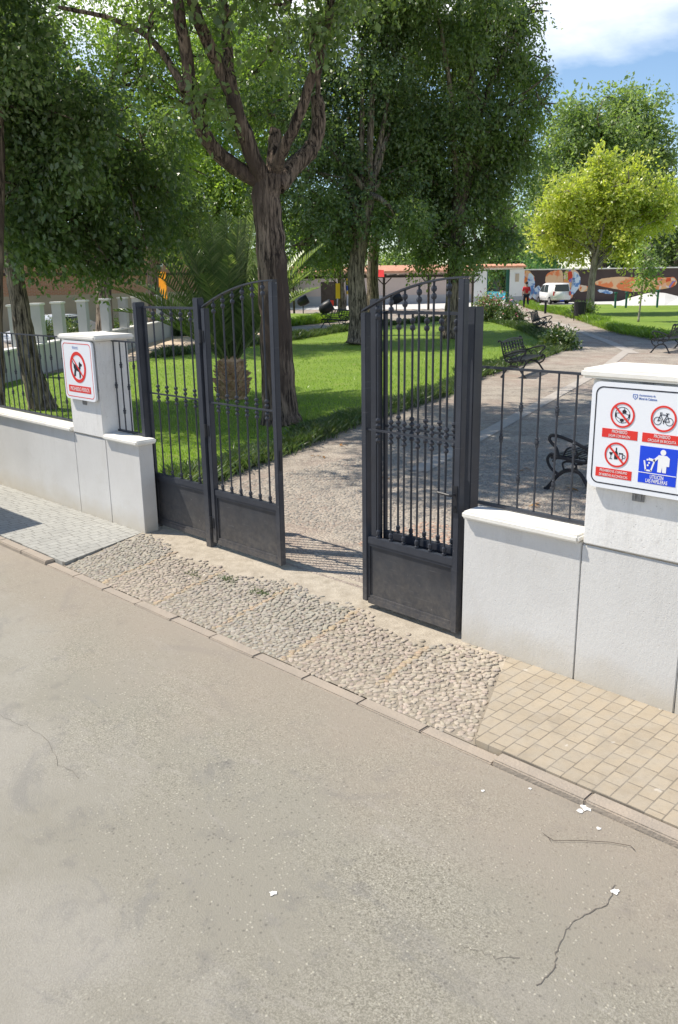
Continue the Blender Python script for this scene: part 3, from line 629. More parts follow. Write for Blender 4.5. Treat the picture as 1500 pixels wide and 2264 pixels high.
# football
mb=MB(); c=(-.114,.130); band(mb,ringpoly(c,.046),ringpoly(c,.0435),LAY)
flat(mb,[(c[0]+.010+.014*math.cos(R(90+72*k)),c[1]+.020+.014*math.sin(R(90+72*k))) for k in range(5)],LAY+.0002)
flat(mb,[(c[0]-.002+.013*math.cos(R(-90+72*k)),c[1]-.030+.011*math.sin(R(-90+72*k))) for k in range(5)],LAY+.0002)
flat(mb,[(c[0]-.044,c[1]+.012),(c[0]-.036,c[1]+.010),(c[0]-.034,c[1]-.012),(c[0]-.042,c[1]-.016)],LAY+.0002); flat(mb,[(c[0]+.044,c[1]+.010),(c[0]+.036,c[1]+.006),(c[0]+.034,c[1]-.014),(c[0]+.042,c[1]-.014)],LAY+.0002)
for a,b in (((-.002,.012),(-.034,.010)),((.018,.010),(.036,.004)),((-.012,-.024),(-.034,-.012)),((.008,-.026),(.034,-.014)),((.010,.034),(.008,.045)),((-.002,-.04),(-.004,-.046))): line(mb,[(c[0]+a[0],c[1]+a[1]),(c[0]+b[0],c[1]+b[1])],.0022,LAY+.0004)
mb.build('football_pictogram',M['ink'],s2)
mb=MB(); c=(.125,.128)
for dx in (-.033,.033): band(mb,ringpoly((c[0]+dx,c[1]-.010),.0225,28),ringpoly((c[0]+dx,c[1]-.010),.0195,28),LAY)
for p in ([(-.033,-.01),(-.018,.026),(.018,.026),(.0,-.012),(-.018,.026)],[(.018,.026),(.033,-.01),(.0,-.012)],[(-.018,.026),(-.021,.036),(-.010,.036)],[(.019,.026),(.021,.033)],[(.012,.034),(.028,.034)],[(.0,-.012),(.0,-.022)],[(-.033,-.01),(-.02,-.005)]): line(mb,[(c[0]+x,c[1]+z) for x,z in p],.0036,LAY+.0004)
mb.build('bicycle_pictogram',M['ink'],s2)
mb=MB(); c=(-.133,-.103)
flat(mb,[(c[0]-.046,c[1]+.012),(c[0]-.022,c[1]+.012),(c[0]-.030,c[1]-.004),(c[0]-.038,c[1]-.004)],LAY); line(mb,[(c[0]-.034,c[1]-.003),(c[0]-.034,c[1]-.024)],.003,LAY+.0002); line(mb,[(c[0]-.042,c[1]-.025),(c[0]-.026,c[1]-.025)],.003,LAY+.0004)
flat(mb,[(c[0]-.013,c[1]-.026),(c[0]+.008,c[1]-.026),(c[0]+.008,c[1]+.012),(c[0]+.001,c[1]+.024),(c[0]+.001,c[1]+.042),(c[0]-.006,c[1]+.042),(c[0]-.006,c[1]+.024),(c[0]-.013,c[1]+.012)],LAY)
band(mb,[(c[0]+.014,c[1]+.014),(c[0]+.040,c[1]+.014),(c[0]+.038,c[1]-.026),(c[0]+.016,c[1]-.026)],[(c[0]+.017,c[1]+.006),(c[0]+.037,c[1]+.006),(c[0]+.035,c[1]-.023),(c[0]+.019,c[1]-.023)],LAY); band(mb,ringpoly((c[0]+.044,c[1]-.006),.011,16),ringpoly((c[0]+.044,c[1]-.006),.008,16),LAY+.0002)
mb.build('drinks_pictogram',M['ink'],s2)
for x0,x1,z0,z1,l1,l2 in ((-.231,-.016,-.007,.045,'PROHIBIDO','JUGAR CON BALÓN'),(.012,.240,-.007,.045,'PROHIBIDO','CIRCULAR EN BICICLETA'),(-.255,-.033,-.242,-.188,'PROHIBIDO EL CONSUMO','DE BEBIDAS ALCOHÓLICAS')):
    mb=MB(); flat(mb,[(x0,z0),(x1,z0),(x1,z1),(x0,z1)],LAY); mb.build('banner',M['red'],s2)
    cx=(x0+x1)/2; big=len(l1)<12
    text('lettering',l1,cx,z1-.022,.026 if big else .021,M['white'],s2,LAY+.0014,squeeze=.68); text('lettering',l2,cx,z0+.007,.021,M['white'],s2,LAY+.0014,squeeze=.68)
mb=MB(); flat(mb,[(.006,-.240),(.224,-.240),(.224,-.030),(.006,-.030)],LAY); mb.build('blue_panel',M['blue'],s2)
mb=MB(); X=lambda x:.006+x*.218; Z=lambda z:-.240+z*.21
line(mb,[(X(.01),Z(.28)),(X(.99),Z(.28))],.004,LAY+.0014)
flat(mb,ringpoly((X(.62),Z(.88)),.016,24),LAY+.0014)
flat(mb,[(X(x),Z(z)) for x,z in ((.50,.80),(.72,.80),(.80,.74),(.80,.52),(.73,.52),(.73,.34),(.63,.34),(.62,.5),(.60,.34),(.50,.34),(.50,.62))],LAY+.0016)
line(mb,[(X(.53),Z(.77)),(X(.40),Z(.64)),(X(.27),Z(.66))],.014,LAY+.0018)
line(mb,[(X(.14),Z(.60)),(X(.19),Z(.35)),(X(.33),Z(.35)),(X(.40),Z(.60))],.009,LAY+.0014)
for x,z in ((.22,.64),(.27,.56),(.24,.49)): flat(mb,ringpoly((X(x),Z(z)),.0055,10),LAY+.0016)
mb.build('litter_pictogram',M['white'],s2)
text('lettering','UTILICEN',X(.5),-.209,.030,M['white'],s2,LAY+.0014,squeeze=.62,bold=.0004); text('lettering','LAS PAPELERAS',X(.5),-.234,.030,M['white'],s2,LAY+.0014,squeeze=.62,bold=.0004)
# ---------------------------------------------------------------- benches
def make_bench():
    # local: faces -x ... seat front at x=-.25, back at x=+.3 ; length along y 0..1.75
    t=empty('park_bench',(0,0,0),'x','bench','cast iron park benches')
    Lb=1.75
    for y in (0.0,Lb):
        mb=MB()
        def cur(pts,r,y=y):
            P=[Vector((p[0],y,p[1])) for p in pts]
            Q=[]
            for i in range(len(P)-1):
                a=P[max(i-1,0)];b=P[i];c_=P[i+1];d=P[min(i+2,len(P)-1)]
                for k in range(4):
                    u=k/4; Q.append(.5*((2*b)+(c_-a)*u+(2*a-5*b+4*c_-d)*u*u+(-a+3*b-3*c_+d)*u**3))
            Q.append(P[-1]); mb.tube(Q,r,6)
        cur([(-.33,.0),(-.27,.07),(-.17,.2),(-.05,.27),(.1,.26),(.2,.14),(.27,.02)],.024)        # arched legs
        cur([(-.35,.0),(-.29,.0)],.028); cur([(.24,.0),(.31,.0)],.028)
        cur([(-.28,.40),(-.1,.41),(.12,.39),(.2,.42),(.27,.6),(.33,.86),(.39,.90),(.41,.86)],.021)        # seat rail and back upright
        cur([(-.17,.2),(-.28,.27),(-.33,.37),(-.28,.44),(-.22,.41),(-.25,.35)],.019)        # front scroll
        cur([(-.18,.41),(-.22,.52),(-.31,.60),(-.30,.66),(-.2,.665),(.0,.62),(.2,.55),(.26,.56)],.021) # arm rest
        cur([(-.1,.27),(-.12,.35),(-.02,.38),(.06,.33),(.0,.28)],.013); cur([(.08,.27),(.06,.35),(.14,.37)],.013); cur([(-.12,.43),(-.08,.52),(.0,.55),(.06,.48),(.0,.44)],.012); cur([(.05,.44),(.12,.52),(.2,.5)],.012)
        cur([(.22,.46),(.19,.55),(.24,.64),(.28,.62)],.012)
        mb.build('end_frame',M['black'],t)
    mb=MB()
    for i in range(7): mb.box(-.27+i*.068,-.22+i*.068,.02,Lb-.02,.415,.435,b=.004)
    mb.box(-.2,-.17,.02,Lb-.02,.39,.41); mb.build('seat',M['black'],t)
    mb=MB(); d=Vector((.10,0,.40)).normalized()
    for i in range(5):
        p=Vector((.205,0,.50))+Vector((.11,0,.36))*(i/4.); mb.tube([(p.x,.02,p.z),(p.x,Lb-.02,p.z)],.018 if i in (0,4) else .012,6)
    for k in range(15):
        y=.06+k*(Lb-.12)/14.; mb.tube([(.205,y,.50),(.315,y+.08*(1 if k%2 else -1)*.5,.86)],.011,5)
    for k in range(9):
        an=math.pi*(k+.5)/9; 
    MBp=[Vector((.27,Lb/2+.16*math.cos(a),.68+.12*math.sin(a))) for a in np.linspace(0,2*math.pi,17)]; mb.tube(MBp,.014,6)
    MBp=[Vector((.315+.02*math.sin(a),Lb*a/math.pi,.86+.05*math.sin(a))) for a in np.linspace(0.03,math.pi-.03,13)]; mb.tube(MBp,.018,6)
    mb.build('backrest',M['black'],t)
    return t
b0=make_bench()
bspec=[((-4.86,8.95),0,'nearest black cast iron bench, seen end-on beside the rules sign pillar'),
       ((-12.35,20.25),math.pi+.27,'black bench with its back to the lawn, just above the short right railing'),
       ((-19.7,33.1),math.pi+.40,'small far black bench at the curved tip of the lawn'),
       ((-11.55,26.5),0,'black bench cut by the right edge of the photo above the pillar cap'),
       ((-29.3,30.6),R(75),'low distant bench behind the palm and the two dark trunks')]
for i,((x,y),rz,lab) in enumerate(bspec):
    o=b0 if i==0 else dup(b0); o.location=(x,y,zg(y)); o.rotation_euler=(0,0,rz); o['label']=lab
# ---------------------------------------------------------------- foliage
def pnoise(P,s,seed):
    r=np.random.default_rng(seed); o=np.zeros(len(P))
    for k in range(9):
        d=r.normal(size=3); d/=np.linalg.norm(d); o+=np.sin((P@d)*s*r.uniform(.7,1.8)+r.uniform(0,6.28))
    return o/3.
def crownmesh(name,lobes,n,L,m,parent,seed,droop=.45,gap=-.25,shell=.42,nl=9,spread=1.,gs=2.2,nsub=22):
    r=np.random.default_rng(seed); lobes=[(np.array(c),np.array(rr) if hasattr(rr,'__len__') else np.array([rr]*3)) for c,rr in lobes]
    subs=[]
    for c_,rr in lobes:
        k_=max(5,int(nsub)); u_=r.normal(size=(k_,3)); u_/=np.linalg.norm(u_,axis=1)[:,None]; q_=c_+u_*rr*(r.uniform(.35,1.02,k_))[:,None]
        for p_ in q_: subs.append((p_,rr*r.uniform(.24,.46)*np.array([1.,1.,.8])))
    w_=np.array([np.prod(rr)**(2/3.) for _,rr in subs]); w_/=w_.sum()
    nt2=int(n/nl*1.35); idx=r.choice(len(subs),nt2,p=w_)
    Cc=np.array([c for c,_ in subs])[idx]; Rr=np.array([x for _,x in subs])[idx]
    u=r.normal(size=(nt2,3)); u/=np.linalg.norm(u,axis=1)[:,None]; rad=r.random(nt2)**.5
    P=Cc+u*Rr*rad[:,None]*(1+.25*pnoise(u*2+Cc*2,1.,seed+3))[:,None]
    msz=float(np.mean(Rr)); k=pnoise(P,gs/max(msz,1)*2.,seed+1)+.35*pnoise(P,7./max(msz,.8),seed+2)>gap
    P=P[k];u=u[k];P=P[:int(n/nl)];u=u[:len(P)]; T=len(P)
    d=u*.55+r.normal(size=(T,3))*.55; d[:,2]-=droop; d/=np.linalg.norm(d,axis=1)[:,None]
    s=np.tile(np.linspace(0,1,nl),T); TL=L*4.2*spread
    Pd=np.repeat(P,nl,0)+np.repeat(d,nl,0)*(s*TL)[:,None]; Pd[:,2]-=(s**2)*TL*droop*.5; Pd+=r.normal(size=Pd.shape)*L*.45
    nn=len(Pd); ld=np.repeat(d,nl,0)*.8+r.normal(size=(nn,3))*.6; ld[:,2]-=droop*.4; ld/=np.linalg.norm(ld,axis=1)[:,None]
    nm=np.repeat(u*.7+r.normal(size=(T,3))*.55,nl,0)+r.normal(size=(nn,3))*.38; nm[:,2]+=.45; sd_=np.cross(ld,nm); sd_/=np.linalg.norm(sd_,axis=1)[:,None]+1e-9
    ll=(L*r.uniform(.5,1.4,nn))[:,None]; wd=ll*r.uniform(.20,.34,nn)[:,None]
    V=np.stack([Pd,Pd+ld*ll*.45+sd_*wd,Pd+ld*ll,Pd+ld*ll*.5-sd_*wd],1).reshape(-1,3)
    return npmesh(name,V,np.arange(4*nn).reshape(nn,4),m,parent)
def limb(mb,pts,r0,r1,n=9,jit=.0,seed=0,flare=0):
    r=random.Random(seed); P=[Vector(p) for p in pts]; Q=[];RR=[]
    seg=5; tot=(len(P)-1)*seg; c=0
    for i in range(len(P)-1):
        a=P[max(i-1,0)];b=P[i];c_=P[i+1];d=P[min(i+2,len(P)-1)]
        for k in range(seg):
            u=k/seg; q=.5*((2*b)+(c_-a)*u+(2*a-5*b+4*c_-d)*u*u+(-a+3*b-3*c_+d)*u**3)
            Q.append(q+Vector((r.gauss(0,jit),r.gauss(0,jit),0))); t=c/tot; RR.append((r0+(r1-r0)*t)*(1+flare*math.exp(-t*9))*(1+r.gauss(0,.03))); c+=1
    Q.append(P[-1]); RR.append(r1); mb.tube(Q,RR,n)
def tree(label,base,d,trunk,r0,r1,lobes,n,leafm,barkm,seed,droop=.45,gap=-.25,L=None,branches=True,group='trees in the park',name='tree',shell=.42,worldlobes=None,cat='tree',spread=1.,extra=None,gs=2.2):
    """base: ground point; trunk: list of world points; lobes: (px,py,rpx[,dd[,vertical stretch]]) seen at distance d"""
    t=empty(name,base,label,cat,group)
    LB=list(worldlobes) if worldlobes else []
    for q in lobes:
        dd=d+(q[3] if len(q)>3 else random.uniform(-.9,.9)*min(q[2]*d/FPX,3)); rr=q[2]*dd/FPX; LB.append((tuple(at(q[0],q[1],dd)),(rr,rr,rr*(q[4] if len(q)>4 else 1.05))))
    mb=MB(); limb(mb,trunk,r0,r1,12,r0*.03,seed,.35)
    if branches:
        top=Vector(trunk[-1])
        for i,(c,rr) in enumerate(LB):
            c=Vector(c); st=Vector(trunk[-1 if i%2 else -2]) if len(trunk)>2 else top
            mid=st.lerp(c,.5)+Vector((random.gauss(0,.2),random.gauss(0,.2),.12*(c-st).length)); limb(mb,[st,mid,c],r1*.62,r1*.10,7,.02,seed+i)
    if extra: extra(mb)
    br_=random.Random(seed*3)
    for c,rr in LB:
        c=Vector(c)
        for q_ in range(5):
            dv=Vector((br_.gauss(0,1),br_.gauss(0,1),br_.gauss(.15,.8))).normalized(); e=c+Vector((dv.x*rr[0],dv.y*rr[1],dv.z*rr[2]))*br_.uniform(.8,1.08); m_=c.lerp(e,.5)+Vector((br_.gauss(0,.08),br_.gauss(0,.08),br_.gauss(.05,.08)))*rr[0]
            mb.tube([c,c.lerp(m_,.6),m_,m_.lerp(e,.6),e],[.012+.0011*d,.011+.0009*d,.010+.0007*d,.008+.0005*d,.004+.0002*d],5)
    mb.build('trunk',barkm,t,smooth=True)
    crownmesh('crown',LB,int(n*.72),(L or max(.075,d*.0030))*1.3,leafm,t,seed,droop,gap,shell,spread=spread,gs=gs)
    reparent(t); return t
def og3(px,py): return og(px,py)
def tr(base,d,*pts): return [base]+[at(x,y,d) for x,y in pts]
# T1: the forked elm right behind the gate
bT1=Vector((-11.29,10.11,-.02)); D1=15.15
def t1limbs(mb):
    A=lambda x,y,dd=0: at(x,y,D1+dd)
    limb(mb,[A(578,402),A(520,368,-.1),A(468,322,-.3),A(438,255,-.5),A(418,150,-.6),A(398,30,-.8),A(386,-140,-1)],.15,.075,10,.01,2)
    limb(mb,[A(585,410),A(562,350,-.2),A(528,255,-.3),A(500,175,-.3),A(455,80,-.5),A(425,0,-.6),A(400,-150,-.9)],.155,.07,10,.01,3)
    limb(mb,[A(512,200,-.3),A(502,110,.1),A(495,20,.3),A(490,-150,.5)],.10,.06,9,.01,4)
    limb(mb,[A(410,200,-.5),A(372,135,-.3),A(330,85,0),A(250,42,.3),A(130,15,.6)],.065,.03,8,.01,5)
    limb(mb,[A(605,400),A(625,335,-.3),A(660,260,-.5),A(695,160,-.6),A(725,60,-.7),A(745,-100,-.8)],.105,.055,9,.01,6)
    limb(mb,[A(610,412),A(650,368,.3),A(690,325,.5),A(706,270,.6),A(700,215,.7)],.17,.11,10,.01,7)
    limb(mb,[A(700,228,.7),A(712,120,.9),A(735,0,1.2)],.05,.03,7,.01,8)
    limb(mb,[A(600,400,.1),A(608,330,.3),A(610,285,.4)],.13,.10,9,.01,9)
tree('forked elm with reddish limbs standing right behind the gate, nearest of all trunks',bT1,D1,
     [bT1,at(616,850,D1),at(608,700,D1),at(600,550,D1),at(590,450,D1),at(597,385,D1)],.30,.235,[(420,-40,60,-.8),(760,-30,60,-.8),(560,-90,70),(455,215,38,-.9),(500,40,45,-1),(690,70,40,-1),(640,10,45,-.5),(330,60,42,-.6),(600,110,30,.6)],190000,M['leafmid'],M['bark2'],21,
     worldlobes=[((-11,10,9.8),(3.2,3.2,2.2)),((-14,9,9.4),(2.5,2.5,1.9)),((-8.4,11.4,9.6),(2.4,2.4,1.8)),((-10.6,6.9,9.9),(2.8,2.2,2.)),((-13,6.6,9.8),(2.3,2,1.8)),((-9,8.6,10.2),(2.4,2.4,2.)),((-12.4,13.2,9.8),(2.6,2.6,2.)),((-8.8,14.2,10.),(2.2,2.4,1.8)),((-7.2,9.2,10.6),(2.4,2.4,1.7)),((-13.8,10.4,10.6),(2.2,2.2,1.7))],extra=t1limbs,branches=False,L=.095,gap=-.5)
# T0: big elm at the left
bT0=Vector((-16.55,8.22,0)); D0=18.4
tree('leaning dark elm behind the left railing with foliage hanging low',bT0,D0,[bT0,at(66,800,D0),at(44,680,D0),at(28,590,D0),at(5,450,D0),at(-10,300,D0)],.215,.13,
     [(230,250,75),(50,410,120),(160,370,130),(285,420,110),(120,250,130),(320,330,90),(200,500,75),(50,500,60),(275,535,50),(-80,300,150),(20,110,110),(195,580,26),(240,575,24),(150,560,24),(110,540,30)],135000,M['leafdark'],M['bark'],22,droop=.7,gap=-.02,L=.085,gs=3.)
# far-left trunk at the frame edge
bTe=at(-22,900,16.5); bTe.z=0
tree('trunk with peeling orange bark cut by the left edge of the photo',bTe,16.5,[bTe,at(-18,700,16.5),at(-12,500,16.5),at(-10,300,16.5),at(-20,50,16.5)],.2,.13,[(-120,150,150),(-60,0,130)],30000,M['leafdark'],M['bark2'],23,branches=False,L=.08)
# T11: light background tree at left
b=Vector((-29.5,17.8,.03)); b=at(225,700,34); b.z=zg(b.y)
tree('tall sunlit elm high behind the left elm with sky showing through',b,34,[b,at(230,560,34),at(235,380,34),at(240,200,34)],.3,.16,
     [(90,110,120),(250,190,120),(330,110,90),(190,330,130),(380,360,80),(420,230,100),(60,-20,100),(300,-20,100),(60,300,110),(470,120,90),(560,160,80),(430,20,80)],110000,M['leaflime'],M['bark'],24,gap=-.02,L=.105)
# T2
b=og(345,746); d2=b.xy.length
tree('dark trunked tree beside the low white fence left of the palm',b,d2,[b,at(342,680,d2),at(338,600,d2),at(338,480,d2)],.32,.2,[(340,460,80),(290,470,60),(395,460,60),(330,400,90),(390,520,36),(250,430,70)],45000,M['leafdark'],M['bark'],25,L=.12)
b=at(480,690,46); b.z=zg(b.y)
tree('lime green tree filling the background above the palm',b,46,[b,at(480,620,46),at(478,520,46),at(475,420,46)],.3,.18,[(500,60,110),(560,200,100),(420,140,80),(400,430,90),(350,370,80),(480,470,100),(560,430,85),(420,520,60),(540,330,100),(440,300,100),(520,560,60),(385,540,24)],100000,M['leaflime'],M['bark'],26,L=.13,gap=-.3)
# T3
b=og(795,762); d3=b.xy.length
tree('thick trunked elm in the middle of the lawn, just left of the open leaf',b,d3,[b,at(793,690,d3),at(787,600,d3),at(800,520,d3),at(815,430,d3)],.40,.25,
     [(740,470,90),(830,400,110),(700,380,110),(870,260,120),(760,210,130),(680,260,110),(800,60,130),(890,490,70),(660,540,50),(590,250,100),(640,100,120),(700,550,45),(880,110,120),(760,540,50),(620,430,80),(850,-60,120)],170000,M['leafdark'],M['bark'],27,droop=.7,L=.10,gap=-.3)
b=og(826,742); d3b=b.xy.length
tree('second ivy darkened trunk right behind the mid-lawn elm',b,d3b,[b,at(824,660,d3b),at(826,560,d3b),at(840,480,d3b)],.30,.2,[(850,420,80),(900,380,80),(860,300,90)],40000,M['leafdark'],M['bark'],28,droop=.7,L=.12)
# T4
b=og(1002,748); d4=b.xy.length
tree('tall drooping elm whose trunk shows through the open right leaf',b,d4,[b,at(1004,680,d4),at(1008,600,d4),at(1015,480,d4),at(1025,350,d4)],.40,.24,
     [(1000,430,110),(1080,360,100),(940,470,80),(1110,240,110),(1000,150,130),(1080,60,110),(1165,130,55),(1195,230,32),(1010,550,45),(1100,460,60),(945,550,38),(1150,330,50),(950,-40,140),(1070,-60,110),(1000,300,120),(1165,30,50),(1130,520,28),(1060,545,30)],190000,M['leafmid'],M['bark'],29,droop=.8,L=.105,gap=-.3)
# T5 small trunk
b=og(757,692); d5=b.xy.length
tree('slim tree with bright leaves in front of the pergola',b,d5,[b,at(755,640,d5),at(752,590,d5),at(750,550,d5)],.26,.18,[(740,540,45),(690,545,45),(790,530,40),(660,500,50),(720,490,50)],30000,M['leaflime'],M['bark'],30,L=.17)
# T6 portal tree
b=at(1112,640,92); b.z=zg(b.y)
tree('dark tree standing beyond the tiled portal',b,92,[b,at(1112,610,92),at(1112,570,92)],.35,.25,[(1110,545,48),(1130,500,38),(1090,510,35)],14000,M['leafmid'],M['bark'],31,droop=.7,L=.3)
# T7
b=at(1330,640,82); b.z=zg(b.y)
tree('large round crowned tree rising behind the mural wall',b,82,[b,at(1332,560,82),at(1335,450,82),at(1335,380,82)],.5,.3,
     [(1330,300,85),(1400,260,55),(1255,330,65),(1440,310,40),(1400,370,80),(1300,420,90),(1215,430,55),(1370,225,38),(1220,540,55),(1430,400,55),(1290,250,40),(1450,470,50),(1190,500,40)],95000,M['leafolive'],M['bark'],32,L=.24,gap=-.35,droop=.3)
# T8 yellow
b=og(1305,697); d8=b.xy.length
tree('young tree with bright yellow green crown and pale trunk on the right lawn',b,d8,[b,at(1308,640,d8),at(1312,600,d8),at(1318,560,d8)],.23,.15,
     [(1320,470,62),(1240,495,46),(1400,475,54),(1330,400,40),(1450,455,34),(1250,425,36),(1390,405,36),(1215,455,22),(1268,545,28),(1385,540,36),(1325,355,15),(1203,515,20),(1470,480,16)],60000,M['leafyel'],M['bark3'],33,L=.16,gap=-.1,droop=.1)
b=at(1500,640,76); b.z=zg(b.y)
tree('dark broad tree cut by the right edge of the photo beyond the mural',b,76,[b,at(1500,600,76),at(1505,540,76)],.4,.3,[(1490,530,50),(1505,450,45),(1460,590,24),(1540,560,70),(1540,470,60)],28000,M['leafdark'],M['bark'],34,L=.24)
for k,(x,y,rr,dd,m_,lab) in enumerate(((870,588,30,90,'leafolive','pale olive tree above the pergola, between two dark trunks'),(925,584,26,96,'leafmid','small far tree left of the portal, right of the olive one'),(1045,590,26,95,'leafmid','small far tree directly left of the portal'),(1180,590,30,90,'leafmid','bushy tree peeping over the wall right of the portal'),(1420,560,42,84,'leafdark','dark bushy tree over the long end of the mural'),(560,590,60,70,'leafmid','mid green tree far behind the palm'),(700,600,26,80,'leafolive','dull green tree above the roof end left of the slim tree'))):
    b=at(x,640,dd); b.z=zg(b.y)
    tree(lab,b,dd,[b,at(x,620,dd),at(x+2,y,dd)],.25,.15,[(x,y,rr),(x+rr*.8,y+8,rr*.7),(x-rr*.8,y+10,rr*.7)],9000,M[m_],M['bark'],40+k,L=.3)
# sapling
b=og(1412,712); ds=b.xy.length
tree('thin staked sapling with sparse leaves on the right lawn',b,ds,[b,at(1418,660,ds),at(1424,600,ds),at(1430,545,ds)],.045,.025,[(1432,575,14),(1424,610,12),(1440,600,12),(1434,545,9)],1300,M['leafolive'],M['bark3'],61,L=.13,gap=-1,name='sapling',cat='sapling')
# palm
bp=Vector((-14.66,11.72,0)); pt=empty('palm_tree',bp,'stocky palm with arching fronds behind the closed leaf','palm','trees in the park')
mb=MB(); K=13; pr0=random.Random(3)
for i in range(15):
    z=.0+i*.055; rr=.315*math.sin(math.pi*(.30+.5*i/15.))**.8+pr0.gauss(0,.02)
    for k in range(K):
        a=2*math.pi*(k+(.5 if i%2 else 0)+pr0.gauss(0,.12))/K; jo=pr0.uniform(.03,.13); c=Vector((rr*math.cos(a),rr*math.sin(a),z)); o=Vector((math.cos(a),math.sin(a),0)); s_=Vector((-math.sin(a),math.cos(a),0))
        p=[c-s_*.055-Vector((0,0,.05)),c+s_*.055-Vector((0,0,.05)),c+s_*.035+o*jo+Vector((0,0,.045+jo*.3)),c-s_*.035+o*jo+Vector((0,0,.045+jo*.2)),c-o*.12+Vector((0,0,.07))]
        mb.add([bp+q for q in p],[(0,1,2,3),(3,2,4),(0,3,4),(1,4,2)])
mb.tube([bp+Vector((0,0,-.05)),bp+Vector((0,0,.4)),bp+Vector((0,0,.95))],[.3,.33,.2],14); mb.build('trunk',M['palmbark'],pt)
pr=random.Random(5)
for i in range(58):
    a=i*2.39996; el=R(87-42*(i/58.)**1.3+pr.gauss(0,5)); Lf=pr.uniform(2.5,3.2)*(.85+.15*math.sin(el)); o=Vector((math.cos(a),math.sin(a),0)); p=bp+o*.12+Vector((0,0,.8)); dr=o*math.cos(el)+Vector((0,0,math.sin(el)))
    P=[p.copy()]; n=13; dd=dr.copy()
    for k in range(n): dd=(dd+Vector((0,0,-.030-.075*k/n*math.cos(el)))).normalized(); p=p+dd*Lf/n; P.append(p.copy())
    mb=MB(); mb.tube(P,[.022*(1-.8*k/n)+.003 for k in range(n+1)],5,cap=False)
    vs=[];fs=[]
    for k in range(8,46):
        t_=k/46*n; j=int(t_); q=P[j].lerp(P[j+1],t_-j); tg=(P[j+1]-P[j]).normalized(); side=tg.cross(Vector((0,0,1))).normalized(); upv=side.cross(tg)
        ll=.46*math.sin(math.pi*(.12+.85*k/46.))**.7
        for sg in (-1,1):
            dv=(side*sg*.75+tg*.6+upv*.35+Vector((pr.gauss(0,.06),pr.gauss(0,.06),pr.gauss(0,.06)))).normalized(); wv=tg.cross(dv).normalized().cross(dv)*.016
            e=q+dv*ll; e.z-=.05*ll; b_=len(vs); vs+=[q-wv,q+wv,q+dv*ll*.6+wv,e,q+dv*ll*.6-wv]; fs.append((b_,b_+1,b_+2,b_+3,b_+4))
    mb.add(vs,fs); mb.build('frond',M['palm'],pt)
reparent(pt)
# shrubs / roses
def shrub(label,c,r,n,m,seed,L=.1,flowers=None,name='shrub',cat='shrub',zs=1.):
    t=empty(name,c,label,cat); cc=Vector(c)+Vector((0,0,r*.7*zs)); R0=random.Random(seed)
    lob=[(tuple(cc+Vector((R0.uniform(-.5,.5)*r,R0.uniform(-.5,.5)*r,R0.uniform(-.2,.3)*r*zs))),(r*.7,r*.7,r*.7*zs)) for _ in range(4)]
    mb=MB()
    for q,_ in lob: limb(mb,[Vector(c),Vector(c).lerp(Vector(q),.5),Vector(q)],.03,.01,5,.01,seed)
    mb.build('stems',M['bark'],t); crownmesh('foliage',lob,n,L,m,t,seed,.1,-.6,.4)
    if flowers: crownmesh('flowers',lob,flowers,.14,M['rose'],t,seed+1,0,-.6,.25,nl=2)
    reparent(t)
for k,(x,y,rr,fl,lab) in enumerate(((1078,703,.8,500,'rose bush with pink blooms at the far tip of the lawn'),(1100,710,.6,350,'second rose bush, nearer and paler, beside the blooming one'),(1130,716,.4,60,'low leafy bush at the right end of the rose bushes'),(1236,772,.28,0,'dark bush below the small far bench at the lawn corner'),(1290,703,.35,0,'small bush growing round the foot of the yellow green tree'))):
    shrub(lab,og(x,y),rr,4500,M['scrub' if k!=0 else 'leafmid'],70+k,L=.13,flowers=fl or None)
for k,(x,y,rr,lab) in enumerate(((262,756,.45,'flower bed bush just right of the left pillar'),(300,752,.4,'flower bed bush against the left gate post'),(120,775,.7,'thorny bush seen through the left railing'),(175,765,.5,'ragged bush hidden partly by the dog sign'),(395,742,.35,'low bush at the foot of the dark trunk by the fence'))):
    shrub(lab,og(x,y),rr,4000,M['scrub'],80+k,L=.10)
# ---------------------------------------------------------------- background buildings and walls
def oriented(p,q):
    d=Vector((q[0]-p[0],q[1]-p[1],0)); return Matrix.Translation((p[0],p[1],0))@Matrix.Rotation(math.atan2(d.y,d.x),4,'Z'),d.length
# fence with white pillars at left (receding)
A=at(-60,700,23); Bp=at(440,700,47)
Mx,LL=oriented(A,Bp); fn=empty('pillared_fence',(A.x,A.y,0),'low white wall with evenly spaced square white pillars behind the left lawn','fence')
MB().box(0,LL,-.12,.12,-.6,.80,M=Mx).build('low_wall',M['fencewhite'],fn); MB().box(0,LL,-.16,.16,.801,.85,M=Mx).build('coping',M['coping'],fn)
dirv=(Bp-A).normalized()
for px,dd in ((30,27.0),(78,29.8),(125,32.2),(180,34.5),(230,36.9),(270,38.8),(300,40.4),(352,43)):
    # where the sight line meets the fence line
    r=ray(px,650); den=r.x*dirv.y-r.y*dirv.x; s=(A.x*r.y-A.y*r.x)/ (dirv.x*(-r.y)+dirv.y*r.x) if abs(den)>1e-9 else 0
    x=s
    if not(0<x<LL): continue
    m_=MB(); m_.box(x-.15,x+.15,-.15,.15,-.6,1.92,M=Mx); po=m_.build('pillar',M['fencewhite'],fn)
    MB().box(x-.185,x+.185,-.185,.185,1.921,1.98,M=Mx,b=.01).build('cap',M['coping'],po)
reparent(fn)
